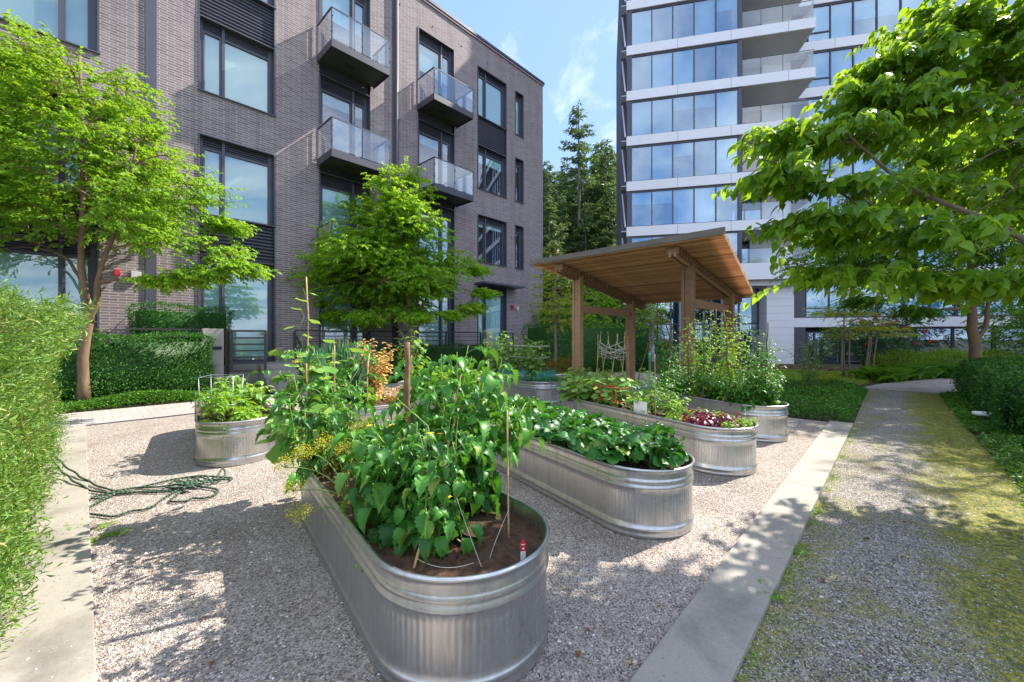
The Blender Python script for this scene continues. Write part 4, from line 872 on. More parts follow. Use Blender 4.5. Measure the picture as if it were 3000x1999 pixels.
for x in (-.2,.2):
    for y in (-.2,.2): MB().tube([(x*.9,y*.9,0), (x,y,.66)], .0025, 5).build('leg', M['wire'], cg, True)
for z in (.28, .66): MB().tube([(-.2,-.2,z), (.2,-.2,z), (.2,.2,z), (-.2,.2,z), (-.2,-.2,z)], .0025, 5).build('ring', M['wire'], cg, True)
# T6 : onions, bleached plant
def spikes(name, label, base, n, h, spread, mat, seed):
    rng = np.random.default_rng(seed); r = thing(name, label, 'plant', base); P = rng.normal(size=(n,3))*[spread,spread,0]; D = rng.normal(size=(n,3))*[.13,.13,0]+[0,0,1]+P*[.35,.35,0]
    a = rng.uniform(0, 6.28, n); leafobj('leaves', P, D, np.stack([np.cos(a), np.sin(a), 0*a], 1), rng.uniform(.6,1.1,n)*h, .022, _strip([0,.3,.7,1], [.5,.5,.35,0], [0,0,.01,.05], .3), mat, rng, r, None, True); return r
for i, (s, n) in enumerate([(.75,-.25), (1.15,-.28), (1.6,-.2), (1.9,.1)]): spikes('onion_clump', ['clump of tall blue green onion leaves, the nearest one', 'onion clump left of the bleached plant', 'onion clump behind the bleached plant', 'onion clump at the far end of its tank'][i], tk('T6', s, n), 70, 1.1, .13, M['l_blue'], 270+i)
plant('bleached_plant', 'dried straw coloured bushy plant beside the onions', 'plant', tk('T6', .35, .12), M['l_dry'], 275, 15, 1.12, .36, T_SIMPLE, .07, .8, 34, .07, 3, .2, (0,0), M['bamboo'], .004, None, .05)
plant('bleached_plant', 'smaller dried orange plant low at the front of the onion tank', 'plant', tk('T6', -.2, .2), M['l_dry'], 276, 8, .38, .2, T_SIMPLE, .05, .6, 20, .06, 2, .3, (0,0), M['bamboo'], .004, None, .05)
plant('lettuce', 'pale green leafy plant at the front rim of the onion tank', 'plant', tk('T6', -.1, -.2), M['l_herb'], 277, 6, .28, .2, T_OVAL, .12, .6, 5, .06, 1, .3, (0,0), None, .004, None, .3)
spikes('dead_stalks', 'bare brown dead stalks standing behind the bleached plant', tk('T6', 1.35, -.05), 9, 1.25, .12, M['bamboo'], 278)
# T7
for i, (s, n) in enumerate([(-.1,0), (.25,.2), (.3,-.2), (.7,.05), (1.2,0), (1.7,.1)]):
    plant('squash_plant', 'yellow green squash plant in the middle row tank', 'plant', tk('T7', s, n), M['l_squash' if i % 2 else 'l_herb'], 280+i, 6, .55, .28, T_LOBED, .18, 1., 6, .16, 0, .2, (0,0), None, .006, 'squash plants in the middle row tank', .3)
plant('tall_kale', 'tall leafy stalk standing beside the middle tree trunk', 'plant', tk('T7', 1.6, -.3), M['l_squash'], 288, 4, 1.35, .2, T_HEART, .16, .8, 10, .14, 0, .4, (0,0), None, .008, None, .2)
plant('tall_kale', 'wispy tall fennel like plant left of the tall leafy stalk', 'plant', tk('T7', 1.9, -.4), M['l_herb'], 289, 6, 1.4, .35, T_SIMPLE, .05, .5, 22, .1, 2, .3, (0,0), None, .005, None, .2)
# T8
for i, (s, n) in enumerate([(0,0), (.5,.1), (1.0,-.1), (1.5,.1)]):
    plant('bean_plant', ['young bean plant at the foot of the pole teepee', 'bean plant right of the pole teepee', 'bean plant behind the pole teepee', 'bean plant near the pergola crossbeam'][i], 'plant', tk('T8', s, n), M['l_squash'], 295+i, 5, .4, .25, T_HEART, .12, .9, 7, .1, 0, .3, (0,0), None, .004, None, .2)
# ---- canes and stakes
stake('wooden_stake', 'thick rough wooden branch stake standing in the foreground tank', (-.775,3.02,.47), (-.80,3.08,1.66), .026, simple('stake_bark', (.20,.115,.06), .85, 0, .45, 16, .3, (1,1,.4), .8), None, .16, 3, .008)
stake('bamboo_cane', 'leaning bamboo cane at the front left of the foreground tank', (-.52,2.13,.47), (-.36,2.72,1.22), .008, M['bamboo'], None, .06, 4)
stake('bamboo_cane', 'upright bamboo cane near the right rim of the foreground tank', (-.02,2.43,.47), (-.03,2.5,1.25), .006, M['bamboo'], None, .06, 5)
stake('bamboo_cane', 'tallest bamboo cane with a vine on it at the far left of the tank', (-2.03,4.10,.47), (-2.12,4.18,2.32), .008, M['bamboo'], None, .06, 6, .006)
for i, (a, b) in enumerate([((-1.72,3.95),(-1.75,4.0,1.62)), ((-1.9,3.75),(-1.95,3.85,1.45)), ((-1.35,3.65),(-1.32,3.75,1.55)), ((-.25,3.3),(-.27,3.35,1.3)), ((-.62,3.25),(-.42,3.4,1.42)), ((-1.15,4.4),(-1.1,4.45,1.5))]):
    stake('bamboo_cane', 'thin bamboo cane among the tomato vines of the foreground tank', (a[0],a[1],.47), b, .0065, M['bamboo'], 'thin canes among the foreground tomatoes', .06, 20+i, .004)
for i in range(12):
    s, n = [(-.1,.1),(.25,-.3),(.15,.2),(.5,.0),(.55,.3),(.8,-.3),(.95,.1),(1.2,-.2),(1.45,.2),(1.7,-.1),(2.0,.15),(1.0,.35)][i]; x, y, z = tk('T4', s, n); rr = random.Random(i)
    stake('tomato_stake', 'dark rough stake among the tall tomatoes of the right hand tank', (x,y,.47), (x+rr.uniform(-.12,.12), y+rr.uniform(-.1,.1), rr.uniform(1.7,2.3)), .013, M['bark'], 'stakes in the right hand tank', .12, 40+i, .01)
for i in range(3):
    x, y, z = tk('T3', [.75,1.05,1.35][i], [-.3,-.1,.25][i]); stake('green_cane', 'green plastic cane in the long tank', (x,y,.47), (x,y+.03,1.45), .006, M['cane_green'] if i else M['bamboo'], 'canes in the long tank', .05, 60+i)
tp = tk('T8', .15, 0); top = []
for i in range(10):
    a = i*.628; xx, yy = tp[0]+.45*math.cos(a), tp[1]+.35*math.sin(a); tx, ty = tp[0]+.36*math.cos(a+.5), tp[1]+.25*math.sin(a+.5); top.append((tx,ty)); stake('bean_pole', 'thin pale pole in the string laced ring of poles by the pergola', (xx,yy,.47), (tx,ty,1.72+.06*(i%3)), .009, M['bamboo'], 'poles of the string laced ring', .06, 70+i, .006)
rs = random.Random(3); m_ = MB()
for i in range(26):
    a, b = rs.choice(top), rs.choice(top); z0, z1 = rs.uniform(1.15,1.6), rs.uniform(1.15,1.6); mid = ((a[0]+b[0])/2, (a[1]+b[1])/2, min(z0,z1)-rs.uniform(.02,.1))
    if a != b: m_.tube(bez(np.array([a[0],a[1],z0]), np.array(mid), np.array([b[0],b[1],z1]), 6), .004, 3)
tag(m_.build('string_web', M['string'], None), 'tangle of pale string laced around the ring of bean poles', 'string')
for i, (a, b) in enumerate([((4.1,10.2,.5),(3.72,10.35,2.42)), ((4.35,9.9,.5),(3.74,10.33,2.4)), ((3.3,10.6,.5),(3.72,10.36,2.4)), ((4.6,10.0,.6),(3.95,10.3,2.2)), ((4.55,9.6,.5),(4.15,10.2,1.95))]):
    stake('branch_pole', 'crooked reddish branch pole leaning in a tripod beside the pergola post', a, b, .016, M['bark'], 'crooked poles of the tripod by the pergola', .12, 90+i, .02)
# T5 frame, net, strings
for i in range(6):
    x, y, z = tk('T5', [.0,.0,.9,.9,1.8,1.8][i], [-.3,.3][i % 2]); stake('bamboo_cane', 'brown cane of the bean frame in the round ended tank', (x,y,.47), (x,y,1.55), .011, M['bark'], 'canes of the bean frame', .1, 100+i)
m_ = MB()
for z in (1.15, 1.45):
    for (s0,n0,s1,n1) in ((0,-.3,0,.3), (0,-.3,.9,-.3), (0,.3,.9,.3), (0,-.3,.9,.3), (0,.3,.9,-.3)): m_.bar(tk('T5',s0,n0,z), tk('T5',s1,n1,z+.04), .018, .005)
tag(m_.build('tie_string', M['string'], None), 'white ribbon ties strung between the bean frame canes', 'string')
m_ = MB(); cs = [(-.22,-.25), (-.22,.25), (.0,.34), (1.2,.36)]; cs = [(1.2,-.36),(.0,-.34)]+cs
for a, b in zip(cs[:-1], cs[1:]):
    L = math.hypot(b[0]-a[0], b[1]-a[1]); kk = int(L/.03)
    for q in range(kk): s_, n_ = a[0]+(b[0]-a[0])*q/kk, a[1]+(b[1]-a[1])*q/kk; m_.bar(tk('T5',s_,n_,.58), tk('T5',s_,n_,.84), .006, .006)
    for z in (.6,.64,.68,.72,.76,.8,.84): m_.bar(tk('T5',a[0],a[1],z), tk('T5',b[0],b[1],z), .006, .006)
tag(m_.build('plastic_netting', M['net'], None), 'teal plastic netting fence around the bean tank rim', 'netting')
def redcage(s, n, label):
    r = thing('tomato_cage', label, 'plant cage', tk('T3', s, n)); 
    for a in (0,2.09,4.19): MB().tube([(.08*math.cos(a),.08*math.sin(a),0), (.17*math.cos(a),.17*math.sin(a),.40)], .007, 5).build('leg', M['redwire'], r, True)
    for z, rr_ in ((.14,.11),(.38,.165)): MB().tube([(rr_*math.cos(a*.524), rr_*math.sin(a*.524), z) for a in range(13)], .007, 5).build('ring', M['redwire'], r, True)
redcage(1.9, -.3, 'red wire tomato cage, the left one near the cucumbers'); redcage(1.55, -.28, 'red wire tomato cage, the right one behind the sign card')
sc = thing('sign_card', 'white laminated sign card stuck in the soil at the rim of the long tank', 'sign', tk('T3', .95, -.40, .5), rad(118)); q = MB(); q.box(-.13,.13,-.002,.002,.06,.24); q.build('card', M['petal_w'], sc); q = MB()
for i, (w, z) in enumerate(((.05,.085),(.08,.10))): q.box(-.09, -.09+w, .0022, .003, z, z+.008)
q.build('red_print', M['red'], sc); q = MB(); q.box(-.006,.006,-.006,-.0021,-.06,.1); q.build('stick', M['bamboo'], sc)
tg = thing('plant_label', 'red and white plant label in the soil at the front right of the foreground tank', 'plant label', (.06,2.19,.49), rad(10)); q = MB(); q.prism([(-.014,0),(.014,0),(.014,.002),(-.014,.002)], 0, .055); q.build('stick', M['petal_w'], tg); q = MB(); q.prism([(-.015,-.001),(.015,-.001),(.015,.003),(-.015,.003)], .0551, .10); q.box(-.010,.010,-.001,.003,.1001,.112); q.build('label_face', M['red'], tg)
q = MB(); q.sphere((0,-.0018,.068), .006, 8, 4, (1,.3,1)); q.box(-.010,.010,-.0018,-.0011,.088,.092); q.build('label_print', M['petal_w'], tg)
q = MB(); q.tube(bez(np.array([-.39,2.38,.95]), np.array([-.28,2.25,.72]), np.array([-.16,2.12,.5]), 8), .0013, 4); q.tube(bez(np.array([-.5,2.14,.53]), np.array([-.35,2.05,.50]), np.array([-.2,2.12,.52]), 8), .0012, 4)
q.tube(bez(np.array([-.02,2.44,.66]), np.array([-.1,2.3,.54]), np.array([-.12,2.2,.50]), 8), .001, 4); q.tube([(-.40,2.36,.93),(-.37,2.38,.95),(-.38,2.42,.96),(-.41,2.4,.94)], .003, 5)
tag(q.build('garden_twine', M['string'], None), 'white twine tied from the leaning bamboo cane down to the soil', 'string')
# ================================================================= rope
ROPE = {'A': [(-6.3,5.5),(-6.18,5.4),(-5.7,5.11),(-5.33,4.92),(-5.02,4.75),(-4.72,4.6),(-4.48,4.49),(-4.35,4.44),(-4.28,4.49),(-4.14,4.56),(-4.07,4.71),(-3.99,4.83),(-3.83,4.85),(-3.75,4.85)],
'B': [(-6.2,5.4),(-6.07,5.3),(-5.66,5.02),(-5.21,4.75),(-4.85,4.55),(-4.61,4.44),(-4.43,4.39),(-4.29,4.37),(-4.13,4.37),(-3.97,4.44),(-3.74,4.46),(-3.72,4.55)],
'C': [(-3.7,4.41),(-4.0,4.41),(-4.3,4.39),(-4.26,4.23),(-4.36,4.21),(-4.42,4.25),(-4.37,4.33),(-4.32,4.44),(-4.24,4.53),(-3.99,4.55),(-3.81,4.62)],
'D': [(-4.27,4.48),(-4.26,4.28),(-4.21,4.12),(-4.18,4.01),(-4.11,3.89),(-3.99,3.85),(-3.8,3.81),(-3.71,3.81),(-3.7,3.93),(-3.6,3.94),(-3.57,4.04),(-3.61,4.18),(-3.66,4.31),(-3.69,4.48),(-3.55,4.41)],
'E': [(-3.61,4.41),(-3.52,4.15),(-3.39,4.14),(-3.33,4.15),(-3.35,4.25),(-3.24,4.23),(-3.17,4.29),(-3.19,4.41),(-3.28,4.51),(-3.46,4.55),(-3.62,4.58)],
'G': [(-3.72,4.51),(-3.74,4.73),(-3.66,4.81),(-3.4,4.85),(-3.34,4.85),(-3.3,4.75),(-3.43,4.7),(-3.51,4.62),(-3.56,4.51),(-3.61,4.41)],
'H': [(-3.6,4.73),(-3.43,4.7),(-3.53,4.89),(-3.56,5.0),(-3.5,4.96),(-3.45,4.85),(-3.43,4.73),(-3.46,4.55)]}
rg = np.random.default_rng(9); RV = []; RF = []; RT_ = []; nb = 0
tang = [[(-3.62+rg.normal()*.16, 4.58+rg.normal()*.12) for _ in range(9)] for _ in range(3)]
for key, pl in list(ROPE.items())+[('T%d' % i, t) for i, t in enumerate(tang)]:
    p = np.array(pl, float); z = np.full(len(p), .018)
    if key in 'AB': z[0:4] = [.30,.24,.13,.07]; z[4] = .045
    if key in 'GH' or key[0] == 'T': z += rg.uniform(0,.05,len(p))
    if key == 'H': z[3] = .10
    p = np.column_stack([p, z])
    for _ in range(3):                                    # Chaikin smoothing
        a = p[:-1]*.75+p[1:]*.25; b = p[:-1]*.25+p[1:]*.75; p = np.vstack([p[:1], np.stack([a,b],1).reshape(-1,3), p[-1:]])
    d = np.concatenate([[0], np.cumsum(np.linalg.norm(np.diff(p,axis=0),axis=1))]); mm = int(d[-1]/.011); q = np.stack([np.interp(np.linspace(0,d[-1],mm), d, p[:,c]) for c in range(3)],1)
    q[:,:2] += np.stack([np.sin(np.arange(mm)*.13), np.cos(np.arange(mm)*.17)],1)*.006
    mb = MB(); k_ = np.arange(mm); R = .0105+.002*np.sin(k_*2*math.pi/4); mb.tube(q, R, 6); RV.append(np.array(mb.V)); RF.append(np.array([f for f in mb.F if len(f) == 4])+nb); nb += len(mb.V); RT_.append(np.repeat((np.sin(k_*2*math.pi/4) > .2).astype(float)*.8+.05, 6))
RV = np.vstack(RV); ro = mesh_np('braided_rope', RV, [np.vstack(RF)], leafmat('rope_fibre', (.012,.03,.022), (.10,.17,.10), .02, rough=.9), None, np.concatenate(RT_), True)
tag(ro, 'tangled dark green striped rope lying on the gravel and over the left kerb', 'rope')
# ================================================================= trees
H = lambda pts: [np.array(p) for p in pts]
tree('street_tree', 'lime green tree with forked trunk at the left in front of the brick building', 'tree', (-10.25,9.7,.1), [([(0,0,0),(.03,0,1.2),(.15,0,2.1),(.0,0,3.0),(-.06,0,4.2),(-.1,.1,6.2),(-.2,.1,8.4)],.12,.025), ([(.12,0,1.95),(.38,-.05,2.5),(.50,-.1,3.2),(1.0,-.2,4.2),(1.5,-.2,6.2)],.085,.022), ([(.0,0,2.9),(-.5,.1,3.5),(-1.5,.2,4.0)],.045,.015)],
     [((-1.0,0,6.2),(3.0,2.3,2.7)), ((1.2,0,5.2),(2.1,1.9,1.8)), ((-1.8,0,3.7),(2.3,1.6,1.0)), ((2.3,-.2,3.7),(1.7,1.2,.8)), ((2.9,0,4.7),(1.1,1.2,.7)), ((0,0,4.3),(1.6,1.4,1.0))], M['bark'], M['l_lime'], 301, 22, 4600, 15, .098, .6, T_SIMPLE, 0, .42, 2.2, clumps=64, lower=[(3.9,-.3,3.2), (3.0,-.4,3.0), (3.3,0,4.3), (2.2,-.5,2.9)])
tree('street_tree', 'rounded bright green maple in front of the middle of the brick building', 'tree', (-4.05,16.1,.1), [([(0,0,0),(.03,0,1.6),(-.05,0,3.2),(-.2,0,6),(-.2,0,8.2)],.17,.03), ([(0,0,.6),(-.25,0,1.7),(-.9,0,3.2),(-1.3,0,4.5)],.09,.03), ([(.02,0,1.2),(.35,.1,2.5),(1.0,.1,4)],.08,.03)],
     [((-.95,0,4.4),(3.7,2.7,1.6)), ((-.5,0,6.5),(2.5,2.2,1.7)), ((-.35,0,8.3),(1.1,1.1,.9)), ((-.8,0,3.0),(3.2,2.2,.8)), ((-.9,0,2.6),(2.6,1.9,.6))], M['bark2'], M['l_mid'], 302, 24, 4300, 15, .125, .58, T_SIMPLE, .0, .5, 1.3, droop=.35, clumps=90, lower=[(-3.9,0,3.6),(-3.5,0,3.0),(2.7,0,3.4),(2.3,-.3,2.8),(-2.6,-.5,2.5),(1.6,-.6,2.5),(-1.3,-1.2,2.4),(.5,-1.2,2.4),(-3.3,0,4.6),(2.5,0,4.3)])
tree('overhanging_tree', 'large leaved tree reaching in from the right edge of the view', 'tree', (5.6,3.9,0), [([(0,0,0),(.05,0,1.3),(0,.1,3),(.1,.1,5),(.1,.1,7)],.17,.04), ([(0,0,1.9),(-.9,-.1,2.7),(-1.9,-.1,3.1),(-2.6,-.2,3.6)],.032,.010)],
     [((.9,.3,4.1),(2.1,2.0,1.25)), ((-.55,.0,3.2),(1.2,1.1,.7)), ((.4,.6,6.6),(2.0,2.2,.7)), ((-.5,.3,4.9),(1.2,1.3,.8))], M['bark2'], M['l_right'], 303, 18, 1500, 12, .104, .64, T_HEART, .45, .33, 1.9, droop=.5, clumps=34,
     lower=[(-3.05,-.25,3.3), (-2.85,-.1,3.55), (-2.2,0,3.75), (-2.5,-.1,2.45), (-2.95,-.3,2.9), (-2.0,.1,4.1), (-1.6,.2,4.5), (-2.4,-.3,2.9), (-1.5,-.3,2.2), (-1.9,-.3,2.55), (-1.1,-.5,2.2), (-.5,-.6,2.25), (-.3,-.6,2.7), (-1.5,0,3.3), (-1.2,.1,3.9), (-1.3,.3,4.6), (-1.0,.3,4.9), (-.6,.3,4.6), (-.4,.4,5.1), (0,.3,4.5), (.2,.4,5.1), (.6,.1,4.7), (.9,.5,5.2), (1.3,.6,4.6), (1.5,.8,5.3), (-1.5,.3,4.2)])
tree('courtyard_tree', 'light foliage tree beyond the overhanging branches on the right', 'tree', (12.0,8.3,0), [([(0,0,0),(.05,0,2),(0,0,4),(0,0,7.5)],.14,.03)], [((-.4,0,5.0),(2.3,2.2,1.9)), ((0,0,7.0),(1.8,1.8,1.3)), ((.2,0,3.6),(1.9,1.8,.7))], M['bark2'], M['l_mid'], 304, 14, 1300, 12, .08, .55, T_SIMPLE, 0, .42, 2.7, clumps=30)
tree('shade_tree', 'dark crowned tree with a thick trunk behind the right hedge', 'tree', (13.7,12.0,0), [([(0,0,0),(-.05,0,1.6),(-.15,0,3.0),(-.1,0,5),(0,0,7)],.155,.035), ([(-.05,0,1.5),(.35,0,2.0),(.35,0,2.7),(.9,0,3.6)],.075,.03), ([(-.1,0,2.4),(-1.0,0,3.0),(-2.2,0,3.5)],.07,.02)],
     [((-1.2,0,4.3),(3.5,2.8,1.4)), ((0,0,6.2),(3.2,2.8,1.6)), ((.3,0,8.2),(3.0,2.6,1.5)), ((1.8,0,3.8),(1.8,1.8,.9))], M['bark'], M['l_far'], 305, 20, 4200, 14, .10, .6, T_SIMPLE, 0, .5, 2.4, clumps=66, lower=[(-4.6,0,4.6),(-4.4,0,3.4),(-3.2,0,2.8),(-1.6,0,2.5)])
tree('young_tree', 'sparse yellow green young tree left of the pergola', 'tree', (1.8,17.0,0), [([(0,0,0),(.02,0,1.5),(0,0,3.5),(.05,0,5.4)],.075,.015)], [((0,0,3.0),(1.25,1.1,.75)), ((-.1,0,4.1),(.95,.8,.7)), ((0,0,5.1),(.45,.45,.6)), ((.3,0,2.3),(.9,.9,.3))], M['bark2'], M['l_yel'], 306, 14, 420, 10, .085, .5, T_SIMPLE, .35, .4, 1.7)
tree('young_tree', 'slender pale young tree seen between the left pergola posts', 'tree', (6.8,20.0,0), [([(0,0,0),(.02,0,1.5),(0,0,4.8)],.05,.012)], [((0,0,3.2),(1.0,.9,1.5))], M['bark2'], M['l_mid'], 307, 10, 260, 9, .10, .5, T_SIMPLE, 0, .4, 1.5)
for i, (x, y, s_, lab) in enumerate([(13.9,17.0,1., 'thin staked tree with a flat tiered crown before the tower, the left one'), (15.2,17.4,.9, 'thin leaning staked tree right of the other staked tree')]):
    tree('staked_tree', lab, 'tree', (x,y,0), [([(0,0,0),(.0 if i == 0 else .25,0,1.8),(.05 if i == 0 else .5,0,3.9)],.045,.012)], [((-.4,0,2.75),(1.3,1.1,.28)), ((.5,0,2.2),(1.1,.9,.22)), ((-.1,0,3.5),(.8,.8,.25)), ((1.2*i,0,1.9),(.9,.8,.25))], M['bark2'], M['l_yel'], 310+i, 10, 330, 9, .085, .4, T_SIMPLE, .3, .4, 1.2)
    for j in range(2): stake('tree_stake', 'grey round timber tree stake beside the thin staked trees', (x-.16+.3*j,y-.1,0), (x-.14+.3*j+.2*i,y-.1,2.0-.3*i), .035, M['pale'] if 0 else M['bark2'], 'timber tree stakes', .03, 130+2*i+j)
tree('sumac_shrub', 'dark blue green shrub dotted with red flower spikes before the tower doors', 'shrub', (17.6,19.6,0), [([(0,0,0),(.1,0,1),(.1,0,2)],.08,.03), ([(0,0,.2),(-.6,0,1),(-1.2,0,1.6)],.05,.02), ([(0,0,.2),(.7,0,1),(1.3,0,1.6)],.05,.02)], [((-.3,0,1.5),(2.3,1.4,.95)), ((.5,0,2.3),(1.6,1.2,.5))], M['bark2'], M['l_sumac'], 315, 12, 1000, 12, .12, .4, T_SIMPLE, 0, .4, .3)
q = MB(); rr_ = random.Random(12)
for i in range(16): x, z = rr_.uniform(-2,2), rr_.uniform(1.3,2.8); q.tube([(17.6+x, 18.4+rr_.uniform(0,.5), z), (17.6+x+.03, 18.4, z+.2)], [.05,.015], 6)
tag(q.build('red_flower_spikes', M['red'], bpy.data.objects['sumac_shrub']), None); o = bpy.data.objects['red_flower_spikes']; o.location = (-17.6,-19.6,0)
for i, (x, y, h, r, m_) in enumerate([(4.6,26.5,5.5,2.6,'l_mid'), (8.2,28.0,4.6,2.4,'l_forest'), (2.4,25.5,4.2,1.8,'l_far'), (23.5,17.5,5.0,3.0,'l_far'), (27,20,6.5,3.4,'l_sumac')]):
    tree('broadleaf_shrub', ['tall rounded green shrub behind the left side of the pergola', 'green shrub behind the middle of the pergola', 'dark green shrub between the brick corner and the pergola', 'dark shrub mass behind the trunk of the shade tree', 'blue green tree mass at the far right edge'][i], 'shrub', (x,y,0), [([(0,0,0),(0,0,h*.8)],.12,.04)], [((0,0,h*.45),(r,r*.8,h*.42)), ((r*.3,0,h*.75),(r*.6,r*.6,h*.25))], M['bark2'], M[m_], 320+i, 12, 900, 12, .13, .6, T_SIMPLE, 0, .5, .4)
# ================================================================= shrubs and hedges on the right and behind
hedge('willow_hedge', 'feathery light green willow hedge along the left kerb', 'hedge', uv(-1.62,3.3,0), A46, (1.2,6.3,1.94), 100000, .042, .25, M['l_willow'], 31, T_WILLOW, .065, .35, up=.12, taper=.20)
rng = np.random.default_rng(77); wh = [o for o in bpy.data.objects if o.name == 'willow_hedge'][0]; P = []; D = []; tw = MB()
for i in range(420):
    b = np.array([rng.uniform(.2,1.3), rng.uniform(1.3,6.3), rng.uniform(1.7,1.92)] if rng.random() < .6 else [rng.uniform(1.1,1.3), rng.uniform(1,6.3), rng.uniform(.4,1.9)]); dr = np.array([rng.normal()*.35+(.5 if b[0] > 1.1 else .1), rng.normal()*.5, rng.uniform(.2,1.)]); dr /= np.linalg.norm(dr); L = rng.uniform(.10,.24)
    t = np.linspace(0,1,12); q = b+dr*(t*L)[:,None]; tw.tube([b-dr*.12, b+dr*L*.5, b+dr*L*.95], .0022, 3, False); P.append(q); D.append(dr*.7+rng.normal(size=(12,3))*.5)
P = np.vstack(P); D = np.vstack(D); tw.build('brushwood', M['stemred'], wh)['kind'] = 'stuff'; leafobj('shoots', P, D, rng.normal(size=P.shape), rng.uniform(.04,.08,len(P)), .010, T_WILLOW, M['l_willow'], rng, wh)
hedge('clipped_hedge', 'waist high dark hedge running along the right side of the path', 'hedge', uv(11.0,-2.75,0), A46, (7.2,1.3,.98), 26000, .06, .5, M['l_dark'], 32, rough=.05)
hedge('clipped_hedge', 'brighter green bushy hedge at the right edge of the picture', 'hedge', uv(9.3,-3.4,0), A46, (1.7,1.7,.85), 12000, .06, .5, M['l_cover'], 33, rough=.07)
hedge('clipped_hedge', 'two tier dark hedge left of the pergola, the low front part', 'hedge', (.7,19.6,0), 0, (4.6,.8,1.45), 9000, .07, .5, M['l_dark'], 34, rough=.04)
hedge('clipped_hedge', 'two tier dark hedge left of the pergola, the taller rear part', 'hedge', (.7,20.9,0), 0, (6.5,.9,2.3), 9000, .08, .5, M['l_dark'], 35, rough=.05)
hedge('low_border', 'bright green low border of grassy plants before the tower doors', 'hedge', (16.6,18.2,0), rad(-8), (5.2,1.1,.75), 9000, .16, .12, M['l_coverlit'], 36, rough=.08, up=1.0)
hedge('round_bush', 'small rounded yellow brown bush left of the pergola post', 'shrub', (1.15,13.1,0), 0, (1.0,.8,.62), 7000, .05, .5, leafmat('bronze_leaf', (.08,.07,.01), (.26,.20,.03), .3), 37, rough=.08)
plant('variegated_shrub', 'upright cream edged shrub right of the staked tomatoes', 'shrub', (9.1,12.4,0), leafmat('variegated_leaf', (.05,.14,.02), (.22,.30,.08), .3, third=(.6,.58,.3)), 401, 11, 1.6, .55, T_SIMPLE, .085, .5, 30, .12, 2, .2, (0,0), None, .01, None, .1)
plant('variegated_shrub', 'lower spreading shrub at the foot of the cream edged one', 'shrub', (10.3,13.3,0), M['l_yel'], 402, 9, .7, .6, T_SIMPLE, .08, .5, 24, .1, 2, .2, (0,0), None, .008, None, .1)
for i, (x, y) in enumerate([(14.9,16.2), (15.9,16.6), (14.2,15.8), (16.6,16.9), (19.5,17.6), (18.3,17.2)]):
    rng = np.random.default_rng(500+i); n = 420; r = thing('fern_clump', 'fern clump at the foot of the thin staked trees', 'fern', (x,y,0), 0, 'fern clumps before the tower'); a = rng.uniform(0,6.28,n); D = np.stack([np.cos(a), np.sin(a), rng.uniform(.5,1.6,n)],1)
    leafobj('fronds', rng.normal(size=(n,3))*[.22,.22,.02], D, np.array([0,0,1.])+rng.normal(size=(n,3))*.2, rng.uniform(.4,.8,n), .045, _strip([0,.3,.7,1],[.5,.8,.5,0],[0,.06,.02,-.25],.2), M['l_cover' if i % 2 else 'l_far'], rng, r)
cover('ground_cover', 'stuff', [(10.32,.66), (13,.62), (17.0,.62), (17.6,1.3), (17.4,4.2), (10.4,3.6)], 42000, .05, .6, M['l_cover'], 41, .30)
cover('ground_cover', 'stuff', [(2.2,-1.0), (6,-1.02), (10.4,-1.02), (10.6,-3.8), (2.2,-3.8)], 46000, .045, .6, M['l_cover'], 42, .16)
cover('ground_cover', 'stuff', [(10.9,-.98), (17.5,-1.0), (17.5,-1.5), (10.9,-1.5)], 12000, .045, .6, M['l_cover'], 43, .14)
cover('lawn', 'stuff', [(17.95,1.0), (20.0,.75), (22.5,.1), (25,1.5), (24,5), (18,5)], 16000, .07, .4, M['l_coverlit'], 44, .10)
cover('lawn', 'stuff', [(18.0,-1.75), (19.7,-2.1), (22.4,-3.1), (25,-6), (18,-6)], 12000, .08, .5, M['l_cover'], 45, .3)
o = sheet('mulch_bed', [(17.85,1.0), (20.5,.5), (26,-1.4), (32,6), (18,8)], -.006, M['mulch'])
pl = thing('path_light', 'round white capped path light in the ground cover right of the path', 'garden light', (9.06,7.8,0)); q = MB(); q.tube([(0,0,0),(0,0,.22)], .035, 10); q.build('post', M['dark2'], pl, True); q = MB(); q.tube([(0,0,.2),(0,0,.205),(0,0,.25),(0,0,.256)], [.13,.145,.145,.13], 24); q.build('cap', M['petal_w'], pl, True)
# ================================================================= grass tufts, debris
rng = np.random.default_rng(90); n = 5200; u = rng.uniform(1.5,10,n); side = rng.random(n); v = np.where(side < .35, .57-np.abs(rng.normal(size=n))*.05, np.where(side < .8, -1.02+np.abs(rng.normal(size=n))*.12, rng.uniform(-.9,.4,n)))
cl = np.sin(u*5.1+3*v)+np.sin(u*11.3) > .1; u = u[cl]; v = v[cl]; n = len(u); P = np.stack([u*CG-v*SG, u*SG+v*CG, np.full(n,-.008)],1)
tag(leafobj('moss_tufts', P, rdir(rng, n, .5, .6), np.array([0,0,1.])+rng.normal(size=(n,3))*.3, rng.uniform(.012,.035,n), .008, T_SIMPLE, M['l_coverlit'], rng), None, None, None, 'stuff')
for i, (x, y, s_) in enumerate([(-3.67,3.64,.07), (-3.47,3.41,.10), (-3.40,3.50,.08), (-3.9,3.55,.05), (1.73,2.66,.07), (2.25,3.2,.06), (2.92,3.9,.05)]):
    plant('weed', 'small green weed sprouting on the gravel by the left kerb' if i < 4 else 'small weed sprouting along the right kerb edge', 'weed', (x,y,0), M['l_herb'], 600+i, 7, .04, s_, T_OVAL, .03, .5, 4, .02, 0, .2, (0,0), None, .0015, 'weeds by the left kerb' if i < 4 else 'weeds along the right kerb edge', .2)
